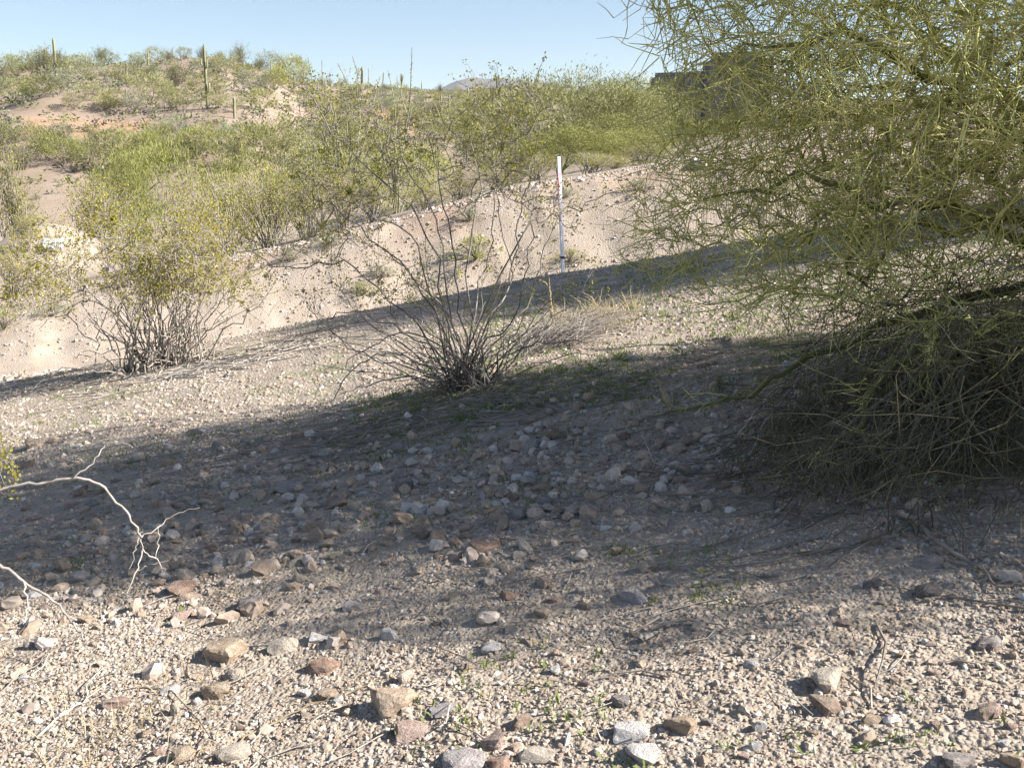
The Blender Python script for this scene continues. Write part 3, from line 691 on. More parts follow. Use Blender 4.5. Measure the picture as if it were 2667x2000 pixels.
def mid_shrub(name, model, px, top, width, Y, label, cat='bush', group=None, basepy=None, k=0):
    if basepy is not None: p = hit(px, basepy); Y = p[1]
    else:
        p = at(px, top, Y); p = np.array([p[0], p[1], ground(p[0], p[1])])
    wz = at(px, top, Y)[2]; h = max(wz - p[2], 0.25); wd = width / FPX * Y
    root = empty(name, (p[0], p[1], p[2] - 0.03), random.uniform(0, 6.28), (wd / 1.08, wd / 1.08, h / 0.97))
    tag(root, label, cat, group)
    st, fo = MID[model][k % 2]
    link('stems', st, root); link('foliage', fo, root)
    return root
G_MID = 'shrubs between the bank and the hill'
for a in [
    ('palo_verde_tree', 'lime_round', 400, 362, 270, 41, 'bright lime palo verde above the golden creosote by the road', 'tree'),
    ('palo_verde_tree', 'green_round', 300, 400, 200, 37, 'dull green palo verde left of the bright lime one', 'tree'),
    ('creosote_bush', 'gold_vase', 235, 470, 170, 33, 'golden creosote just right of the pale dirt heap', 'bush'),
    ('creosote_bush', 'olive_vase', 20, 400, 190, 40, 'dark olive bush at the left edge beside the dirt heap', 'bush'),
    ('creosote_bush', 'olive_vase', 60, 560, 110, 29, 'small olive bush on the lower left flank of the dirt heap', 'bush'),
    ('creosote_bush', 'gold_vase', 25, 640, 170, 25.5, 'yellow-green bush at the left edge above the road', 'bush'),
    ('creosote_bush', 'gold_vase', 500, 430, 170, 30, 'golden bush behind the right side of the roadside creosote', 'bush'),
    ('creosote_bush', 'olive_vase', 590, 455, 190, 27, 'olive bush at the low left end of the bank rim', 'bush'),
    ('creosote_bush', 'olive_vase', 690, 440, 190, 27.5, 'second olive bush from the low end of the bank rim', 'bush'),
    ('palo_verde_tree', 'green_round', 640, 385, 240, 36, 'low palo verde behind the leftmost olive bushes of the rim', 'tree'),
    ('creosote_bush', 'olive_vase', 790, 440, 180, 27.5, 'third olive bush from the low end of the bank rim', 'bush'),
    ('palo_verde_tree', 'pale_round', 830, 370, 260, 38, 'pale palo verde around the feet of the left ocotillo', 'tree'),
    ('creosote_bush', 'gold_vase', 890, 440, 170, 28, 'golden bush on the rim, fourth from its low end', 'bush'),
    ('creosote_bush', 'olive_vase', 970, 465, 170, 27, 'fifth bush on the bank rim, behind the tall creosote', 'bush'),
    ('palo_verde_tree', 'lime_round', 1060, 375, 250, 37, 'lime palo verde below the right ocotillo', 'tree'),
    ('creosote_bush', 'olive_vase', 1110, 470, 150, 26.5, 'sixth bush on the bank rim, low and grey-stemmed', 'bush'),
    ('creosote_bush', 'gold_vase', 1195, 440, 130, 28, 'small golden bush on the rim left of the stake', 'bush'),
    ('creosote_bush', 'olive_vase', 1290, 440, 140, 28, 'small olive bush on the rim just left of the stake', 'bush'),
    ('palo_verde_tree', 'green_round', 1310, 240, 260, 46, 'tall palo verde on the left end of the clump behind the stake', 'tree'),
    ('palo_verde_tree', 'pale_round', 1470, 190, 400, 41, 'largest pale palo verde of the clump behind the stake', 'tree'),
    ('palo_verde_tree', 'pale_round', 1615, 205, 330, 43, 'pale palo verde left of the house corner', 'tree'),
    ('palo_verde_tree', 'green_round', 1560, 300, 280, 35, 'nearest low palo verde of the clump behind the stake', 'tree'),
    ('palo_verde_tree', 'pale_round', 1725, 228, 190, 47, 'small pale palo verde in front of the house corner', 'tree'),
    ('creosote_bush', 'olive_vase', 1400, 400, 170, 30, 'olive bush on the rim behind the top of the stake', 'bush'),
    ('creosote_bush', 'olive_vase', 1545, 395, 180, 28, 'dark bush on the rim right of the stake', 'bush'),
    ('creosote_bush', 'olive_vase', 1680, 370, 180, 29, 'second dark bush on the rim right of the stake', 'bush'),
    ('creosote_bush', 'olive_vase', 1345, 405, 150, 33, 'olive bush in the dark gap left of the clump behind the stake', 'bush'),
    ('palo_verde_tree', 'green_round', 1455, 335, 260, 33, 'low dark palo verde right behind the stake top', 'tree'),
    ('palo_verde_tree', 'green_round', 1650, 330, 260, 32, 'low green palo verde below the house corner', 'tree'),
    ('creosote_bush', 'olive_vase', 1610, 405, 150, 27.5, 'third dark bush on the rim right of the stake', 'bush'),
    ('palo_verde_tree', 'green_round', 1820, 310, 270, 35, 'green palo verde under the shaded house wall', 'tree'),
    ('palo_verde_tree', 'green_round', 1990, 290, 280, 34, 'palo verde glimpsed through the huge tree, right of the house', 'tree'),
    ('palo_verde_tree', 'green_round', 2200, 270, 320, 34, 'far palo verde seen through the middle of the huge tree', 'tree'),
    ('palo_verde_tree', 'green_round', 2450, 250, 340, 33, 'far palo verde seen through the right half of the huge tree', 'tree'),
]:
    mid_shrub(*a[:7], cat=a[7], group=G_MID, k=random.randint(0, 1))

G_BANK = 'small tufts on the sunlit bank'
for a in [('grey_dome', 855, 605, 62, 640, 'grey-green tuft at the left top of the bank'), ('grey_dome', 753, 640, 55, 680, 'small grey-green tuft on the far left of the bank'),
          ('grey_dome', 1222, 540, 72, 572, 'grey-green tuft below the rim in the middle of the bank'), ('grey_dome', 991, 685, 66, 724, 'grey-green tuft at mid bank with a long shadow'),
          ('lime_dome', 946, 728, 62, 762, 'yellow-green tuft low on the bank'), ('lime_dome', 1240, 610, 130, 672, 'largest yellow-green tuft on the bank, behind the tall creosote'),
          ('lime_dome', 1485, 645, 84, 684, 'yellow-green tuft at the foot of the white stake'), ('grey_dome', 1475, 492, 42, 515, 'little green tuft below the rim right of the stake'),
          ('grey_dome', 1662, 462, 75, 496, 'pale tuft high on the bank in front of the huge palo verde'), ('grey_dome', 138, 785, 72, 822, 'green tuft with dark shadow above the road'),
          ('lime_dome', 8, 790, 80, 860, 'yellow-green tuft at the left edge above the road'), ('grey_dome', 95, 505, 30, 520, 'upper tiny tuft on the dirt heap'), ('grey_dome', 80, 530, 26, 545, 'lower tiny tuft on the dirt heap')]:
    mid_shrub('bursage_tuft', a[0], a[1], a[2], a[3], 0, a[5], 'tuft', G_BANK, basepy=a[4], k=random.randint(0, 1))

# ------------------------------------------------------------------ shrubs of the hills
ORD = ['first', 'second', 'third', 'fourth', 'fifth', 'sixth', 'seventh', 'eighth', 'ninth', 'tenth', 'eleventh', 'twelfth', 'thirteenth', 'fourteenth', 'fifteenth', 'sixteenth', 'seventeenth', 'eighteenth', 'nineteenth']
TENS = {2: 'twent', 3: 'thirt', 4: 'fort', 5: 'fift'}
def ordinal(k):
    if k < 20: return ORD[k - 1]
    t, u = divmod(k, 10)
    return TENS[t] + ('ieth' if u == 0 else 'y-' + ORD[u - 1])
COLW = {'green': 'green', 'pale': 'pale green', 'olive': 'dark olive', 'grey': 'grey-green', 'lime': 'lime green'}
def band(where, px0, px1, py0, py1, n, s0, s1, kinds, group):
    pxs = np.linspace(px0, px1, n) + RNG.uniform(-0.42, 0.42, n) * (px1 - px0) / n; pxs.sort()
    for k, px in enumerate(pxs):
        if callable(py0): py = py0(px) + RNG.uniform(0, py1)
        else: py = RNG.uniform(py0, py1)
        p = hit(px, py); rr = p[1]; kd = kinds[RNG.integers(len(kinds))]
        s = RNG.uniform(s0, s1) / FPX * rr
        o = link('desert_shrub', FAR[kd][RNG.integers(3)])
        o.location = (p[0], p[1], p[2] - 0.05); hs = s * RNG.uniform(0.62, 0.95); o.scale = (s / 1.05, s / 1.05, hs)
        o.rotation_euler = (0, 0, RNG.uniform(0, 6.28))
        tag(o, '%s shrub from the left %s, %s' % (ordinal(k + 1), where, COLW[kd]), 'shrub', group)
crest = lambda px: np.interp(px, AZ, AP) + 4
band('along the left hill skyline', 20, 770, crest, 8, 17, 34, 66, ['olive', 'grey', 'green', 'olive'], 'skyline shrubs of the left hill')
band('just below the left hill crest', 5, 760, 192, 232, 20, 48, 96, ['green', 'grey', 'pale', 'olive'], 'upper shrubs of the left hill')
band('across the middle left hill', 0, 800, 240, 300, 22, 52, 110, ['green', 'pale', 'grey', 'lime'], 'middle shrubs of the left hill')
band('below the orange cut', 0, 880, 366, 396, 22, 52, 92, ['green', 'olive', 'pale', 'grey'], 'shrubs below the orange cut')
band('in the wash below the left hill', 10, 1000, 408, 455, 22, 80, 140, ['lime', 'green', 'olive', 'pale', 'green'], 'shrubs of the wash')
band('along the far ridge skyline', 800, 1420, crest, 5, 20, 16, 34, ['olive', 'grey', 'green'], 'skyline shrubs of the far ridge')
band('high on the far slope', 800, 1450, 252, 276, 24, 22, 48, ['green', 'grey', 'olive'], 'upper shrubs of the far slope')
band('midway up the far slope', 820, 1420, 280, 318, 24, 28, 62, ['green', 'pale', 'grey'], 'middle shrubs of the far slope')
band('low on the far slope', 850, 1420, 325, 385, 20, 48, 96, ['green', 'lime', 'pale', 'olive'], 'lowest shrubs of the far slope')
band('behind the clump beside the house', 1420, 1760, 250, 300, 9, 40, 70, ['green', 'grey'], 'shrubs left of the house')

def low_scrub():
    n = 8000; rng = np.random.default_rng(77); g = Geo()
    px = rng.uniform(-250, 1750, n); r = 55 + (rng.random(n) ** 0.8) * 210
    x = (px - CX) / (FPX * 1.04) * r; y = r; z = terrain(x, y)
    keep = np.hypot(x, y) < np.interp(azpx(x, y), AZ, AD) + 6
    x, y, z, r = x[keep], y[keep], z[keep], r[keep]; n = len(x); s = rng.uniform(0.25, 0.85, n)
    per = 18; c = np.repeat(np.stack([x, y, z], 1), per, 0); sz = np.repeat(s, per); v = unit(rng.normal(size=(n * per, 3))) * rng.uniform(0.4, 1, (n * per, 1))
    v[:, 2] = np.abs(v[:, 2]) * 0.8; c = c + v * sz[:, None]
    leaves(g, c, v + rng.normal(size=v.shape) * 0.6, sz * 0.42, sz * 0.2, 0, rng)
    mi = np.repeat(rng.integers(0, 3, n), per); me = mesh_np('low_scrub', np.concatenate(g.V), quads=np.concatenate(g.Q), mats=[M['grey_leaf'], M['olive_leaf'], M['wood']], midx=mi)
    tag(link('low_scrub', me), 'low grey-green brush dotted all over the hillsides', 'brush', kind='stuff')
low_scrub()

# ------------------------------------------------------------------ saguaros
def saguaro_col(path, r, name):
    P = spline(path, 5); n = len(P); k = 24; an = np.arange(k) * 2 * math.pi / k
    T = unit(np.gradient(P, axis=0)); ref = np.array([0.3, 1.0, 0.05]); U = unit(np.cross(T, ref)); W = np.cross(T, U)
    t = np.linspace(0, 1, n); rr = r * np.where(t < 0.9, 0.88 + 0.2 * np.sin(t * 2.6), 1) ; rr = rr * np.sqrt(np.clip(1 - ((t - 0.9) / 0.1).clip(0, 1) ** 2 * 0.96, 0.03, 1))
    rib = 1 + 0.14 * np.cos(12 * an)
    V = P[:, None] + (rr[:, None] * rib[None])[:, :, None] * (np.cos(an)[None, :, None] * U[:, None] + np.sin(an)[None, :, None] * W[:, None])
    i = np.arange(n - 1)[:, None] * k; j = np.arange(k)[None]; j2 = (j + 1) % k
    Q = np.stack([i + j, i + j2, i + k + j2, i + k + j], -1).reshape(-1, 4)
    return mesh_np(name, V.reshape(-1, 3), quads=Q, mats=[M['saguaro']], smooth=True)
SAG = [ # px of foot, foot py, top px, top py, width px, arms [(fraction up, side, reach in widths, rise fraction)], label
    (147, 200, 138, 99, 9, [(0.22, 1, 1.5, 0.12), (0.28, -1, 1.4, 0.10)], 'tall saguaro with low stubby arms near the left end of the hill'),
    (117, 206, 116, 123, 7, [], 'slim saguaro close left of the tall one at the left end of the hill'),
    (541, 286, 530, 115, 10, [(0.62, 1, 1.2, 0.10), (0.66, -1, 1.5, 0.08), (0.25, 1, 1.6, 0.12)], 'tallest saguaro, lone pale column on the middle of the hill'),
    (330, 211, 329, 164, 9, [], 'short stubby armless saguaro on the upper slope'),
    (386, 172, 385, 138, 8, [(0.5, -1, 1.0, 0.3)], 'dark thick saguaro stump on the hill skyline'),
    (449, 154, 449, 123, 5, [(0.4, 1, 1.0, 0.2)], 'small dark saguaro on the skyline left of the tallest'),
    (468, 152, 468, 117, 4, [], 'thin saguaro on the skyline just left of the tallest'),
    (707, 205, 706, 156, 5, [], 'thin saguaro on the right shoulder of the hill'),
    (737, 203, 737, 156, 7, [(0.3, 1, 1.2, 0.6), (0.35, -1, 1.0, 0.4)], 'dark candelabra saguaro on the right shoulder of the hill'),
    (766, 245, 766, 184, 5, [], 'slender saguaro where the hill drops to the far ridge'),
    (611, 310, 609, 253, 9, [], 'green saguaro lower right of the tallest one'),
    (405, 308, 405, 288, 6, [], 'tiny young saguaro on the middle slope'),
    (941, 240, 943, 173, 6, [(0.35, 1, 1.2, 0.45)], 'forked saguaro on the far ridge behind the left ocotillo'),
    (997, 234, 999, 189, 4, [(0.2, -1, 1.4, 0.15)], 'thin saguaro on the far ridge right of the forked one'),
    (1045, 240, 1047, 192, 5, [(0.55, -1, 0.9, 0.4), (0.5, 1, 0.9, 0.35)], 'thick-topped saguaro on the far ridge by the right ocotillo'),
    (1034, 226, 1034, 194, 3, [], 'smallest column just left of the thick-topped saguaro'),
    (1098, 236, 1098, 211, 4, [], 'short dark saguaro alone on the skyline left of the mountain'),
    (1149, 296, 1149, 246, 5, [(0.25, -1, 1.6, 0.3)], 'saguaro with one left arm on the far slope'),
    (1171, 298, 1170, 247, 5, [], 'straight saguaro right of the one-armed one on the far slope'),
    (1165, 340, 1165, 290, 6, [(0.15, 1, 1.8, 0.2), (0.12, -1, 1.6, 0.25)], 'lowest saguaro of the far slope, with two low arms'),
    (1219, 262, 1218, 228, 6, [(0.3, -1, 1.0, 0.5)], 'dark double saguaro beneath the mountain'),
    (1236, 310, 1237, 266, 4, [], 'pale thin saguaro below the dark double one'),
    (1285, 322, 1286, 272, 3, [], 'very thin saguaro at the right of the far slope'),
    (1402, 240, 1402, 185, 4, [], 'lone thin saguaro on the skyline right of the mountain'),
]
def build_saguaros():
    for fx, fy, tx, ty, wpx, arms, lab in SAG:
        b = hit(fx, fy); Y = b[1]; top = at(tx, ty, Y); h = top[2] - b[2]; r = wpx / FPX * Y / 2 * 0.62; lean = top[0] - b[0]
        root = tag(empty('saguaro', tuple(b)), lab, 'cactus', 'saguaros of the hills')
        link('trunk', saguaro_col([(0, 0, -0.15), (lean * 0.3, 0, h * 0.33), (lean * 0.65, 0.05, h * 0.66), (lean, 0, h)], r, 'trunk'), root)
        for fr, side, reach, rise in arms:
            x0 = lean * fr; z0 = h * fr; q = r * 1.7 * reach
            link('arm', saguaro_col([(x0, 0, z0), (x0 + side * q * 0.6, -0.1, z0 + 0.05 * h * 0.3), (x0 + side * q, -0.12, z0 + r * 2.2), (x0 + side * q * 1.05, -0.12, z0 + r * 2.2 + rise * h)], r * 0.5, 'arm'), root)
build_saguaros()

# ------------------------------------------------------------------ ocotillos
def ocotillo(label, Y, base, tips, r=0.036):
    b0 = at(base[0], base[1], Y); b = np.array([b0[0], b0[1], ground(b0[0], b0[1]) - 0.03])
    root = tag(empty('ocotillo', tuple(b)), label, 'ocotillo', 'ocotillos behind the bank')
    rng = np.random.default_rng(int(base[0]))
    for tx, ty in tips:
        e = at(tx, ty, Y + rng.uniform(-0.8, 0.8)) - b; s = np.array([rng.normal(0, 0.06), rng.normal(0, 0.06), 0])
        pts = [s, e * 0.3 + (0.12 * rng.normal(), 0.1 * rng.normal(), 0.25), e * 0.62 + (0.12 * rng.normal(), 0.1 * rng.normal(), 0.15), e * 0.85 + (0.1 * rng.normal(), 0, 0.05), e]
        q = spline(pts, 5); t = np.linspace(0, 1, len(q)); g = Geo(); tubes(g, [(q, r * (1 - 0.72 * t))], 0, 5)
        k = 60; u = rng.uniform(0.1, 0.97, k); c = np.array([q[min(int(v * (len(q) - 1)), len(q) - 2)] * (1 - (v * (len(q) - 1)) % 1) + q[min(int(v * (len(q) - 1)) + 1, len(q) - 1)] * ((v * (len(q) - 1)) % 1) for v in u])
        d = rng.normal(size=(k, 3)); leaves(g, c + unit(d) * 0.03, d, 0.07, 0.025, 0, rng)
        link('stem', g.mesh('stem', [M['ocotillo']]), root)
ocotillo('left ocotillo with bare wands rising over the ridge left of the forked saguaro', 37, (900, 430), [(802, 150), (838, 158), (879, 165), (918, 148), (935, 175), (858, 190), (905, 205), (960, 180), (990, 200), (820, 210)])
ocotillo('right ocotillo whose tallest wand stands well above the ridge', 36, (1030, 430), [(1073, 124), (1100, 279), (1052, 195), (1010, 185), (1030, 250), (985, 230), (1078, 250), (960, 262), (1000, 300), (1120, 330)])
ocotillo('small pale ocotillo below the dirt heap at left', 33, (228, 575), [(185, 470), (205, 462), (240, 455), (222, 480), (258, 495), (270, 520), (170, 490), (248, 470)], 0.02)

# ------------------------------------------------------------------ survey stake and its flag
def stake():
    b = at(1468, 690, 14.2); b[2] = ground(b[0], b[1]); t = at(1455, 409, 14.2); h = float(np.linalg.norm(t - b))
    root = empty('survey_stake', tuple(b)); tag(root, 'tall white survey stake with pink ribbon on the crest of the knoll', 'stake')
    root.rotation_euler = (Matrix.Rotation(math.atan2(t[0] - b[0], t[2] - b[2]), 3, 'Y') @ Matrix.Rotation(R(42), 3, 'Z')).to_euler()
    bm = bmesh.new(); box_bm(bm, (-0.03, -0.011, -0.15), (0.03, 0.011, h)); link('post', bm_mesh('post', bm, M['white_paint'], 0.003), root)
    bm = bmesh.new(); box_bm(bm, (-0.0322, -0.0132, h * 0.215), (0.0322, 0.0132, h * 0.235)); link('black_mark', bm_mesh('black_mark', bm, M['mark']), root)
    z = h * 0.86
    bm = bmesh.new(); box_bm(bm, (-0.0335, -0.0145, z), (0.0335, 0.0145, z + 0.03)); rb = link('ribbon', bm_mesh('ribbon', bm, M['pink']), root)
    for pts in ([(-0.03, 0, z + 0.02), (-0.055, -0.02, z - 0.12), (-0.09, -0.02, z - 0.26), (-0.115, 0, z - 0.42), (-0.125, 0.01, z - 0.5)], [(-0.03, -0.018, z + 0.02), (-0.036, -0.03, z - 0.2), (-0.034, -0.028, z - 0.45), (-0.042, -0.03, z - 0.62)]):
        P = spline(pts, 4); n = len(P); tw = np.linspace(0.2, 1.4, n); s = np.stack([np.cos(tw), np.sin(tw), 0 * tw], 1) * 0.014
        V = np.vstack([P - s, P + s]); Q = [(i, i + 1, n + i + 1, n + i) for i in range(n - 1)]
        o = link('ribbon_tail', mesh_np('ribbon_tail', V, quads=Q, mats=[M['pink']], smooth=True), rb)
        sm = o.modifiers.new('thickness', 'SOLIDIFY'); sm.thickness = 0.0015
    b = at(1487, 688, 14.25); b[2] = ground(b[0], b[1])
    root = tag(empty('survey_hub', tuple(b)), 'short wooden hub with pink ribbon stuck in the ground right of the white stake', 'stake')
    bm = bmesh.new(); box_bm(bm, (-0.018, -0.018, -0.1), (0.018, 0.018, 0.10)); link('post', bm_mesh('post', bm, M['dead'], 0.003), root)
    P = spline([(-0.025, -0.02, 0.02), (-0.01, -0.025, 0.08), (0.0, -0.02, 0.14), (0.004, 0, 0.19)], 4); n = len(P); wdt = np.linspace(0.03, 0.008, n)
    V = np.vstack([P - np.stack([wdt, 0 * wdt, 0 * wdt], 1), P + np.stack([wdt, 0 * wdt, 0 * wdt], 1)])
    o = link('ribbon', mesh_np('ribbon', V, quads=[(i, i + 1, n + i + 1, n + i) for i in range(n - 1)], mats=[M['pink']]), root)
    sm = o.modifiers.new('thickness', 'SOLIDIFY'); sm.thickness = 0.002
stake()

# ------------------------------------------------------------------ rocks
def rock_mesh(seed, flat=1.0, npts=15):
    rng = np.random.default_rng(seed); bm = bmesh.new()
    v = unit(rng.normal(size=(npts, 3))); v = np.sign(v) * np.abs(v) ** 0.75
    for p in v: bm.verts.new(p * rng.uniform(0.8, 1.0))
    r = bmesh.ops.convex_hull(bm, input=list(bm.verts))
    bmesh.ops.delete(bm, geom=[e for e in r['geom_interior'] if isinstance(e, bmesh.types.BMVert)], context='VERTS')
    bmesh.ops.dissolve_limit(bm, angle_limit=R(14), verts=list(bm.verts), edges=list(bm.edges))
    bmesh.ops.triangulate(bm, faces=list(bm.faces))
    for _ in range(2):
        bmesh.ops.subdivide_edges(bm, edges=[e for e in bm.edges if e.calc_length() > 0.3], cuts=1, use_grid_fill=False)
        bmesh.ops.triangulate(bm, faces=list(bm.faces))
    bmesh.ops.smooth_vert(bm, verts=list(bm.verts), factor=0.35, use_axis_x=True, use_axis_y=True, use_axis_z=True)
    co = np.array([x.co[:] for x in bm.verts]); lo, hi = co.min(0), co.max(0)
    for x in bm.verts:
        c = x.co.copy(); k = 1 + 0.10 * mnoise.noise(c * 1.6 + Vector((seed, 0, 0))) + 0.07 * mnoise.noise(c * 4.5 + Vector((0, seed, 0)))
        x.co = Vector([((c[i] - lo[i]) / (hi[i] - lo[i]) - 0.5) * k for i in range(3)])
    return bm_mesh('rock', bm, M['rock'])
ROCKS = [rock_mesh(100 + k * 3, npts=12 + k % 7) for k in range(14)]
COLR = {'cream': (0.62, 0.54, 0.45), 'white': (0.72, 0.69, 0.66), 'tan': (0.46, 0.36, 0.27), 'orange-tan': (0.54, 0.42, 0.31), 'rust-red': (0.43, 0.29, 0.22), 'brown': (0.34, 0.26, 0.205),
        'purple-grey': (0.34, 0.295, 0.295), 'grey': (0.38, 0.34, 0.32), 'pink-tan': (0.52, 0.39, 0.33), 'dark grey': (0.25, 0.225, 0.21), 'lilac': (0.48, 0.435, 0.425)}
n_rock = [0]
def put_rock(px, py, wpx, hpx, col, label, group='loose rocks on the knoll', ground_py=None, name='rock'):
    p = hit(px, py + hpx * 0.40); d = p[1] / ray(px, py)[1]
    wd = 1.1 * wpx / FPX * d; ht = max(hpx / FPX * d * 1.0, 0.25 * wd)
    o = link(name, ROCKS[(n_rock[0] * 5 + 3) % 14]); n_rock[0] += 1
    dep = wd * random.uniform(0.7, 0.95)
    o.location = (p[0], p[1] + dep * 0.35, ground(p[0], p[1] + dep * 0.35) + ht * 0.07); o.scale = (wd * 1.02, dep, ht * 1.05)
    o.rotation_euler = (random.uniform(-0.18, 0.18), random.uniform(-0.18, 0.18) - 0.15, random.uniform(-0.6, 0.6))
    c = np.array(COLR[col]) * random.uniform(0.92, 1.08); o.color = (*c, 1)
    tag(o, label, 'rock', group); return o
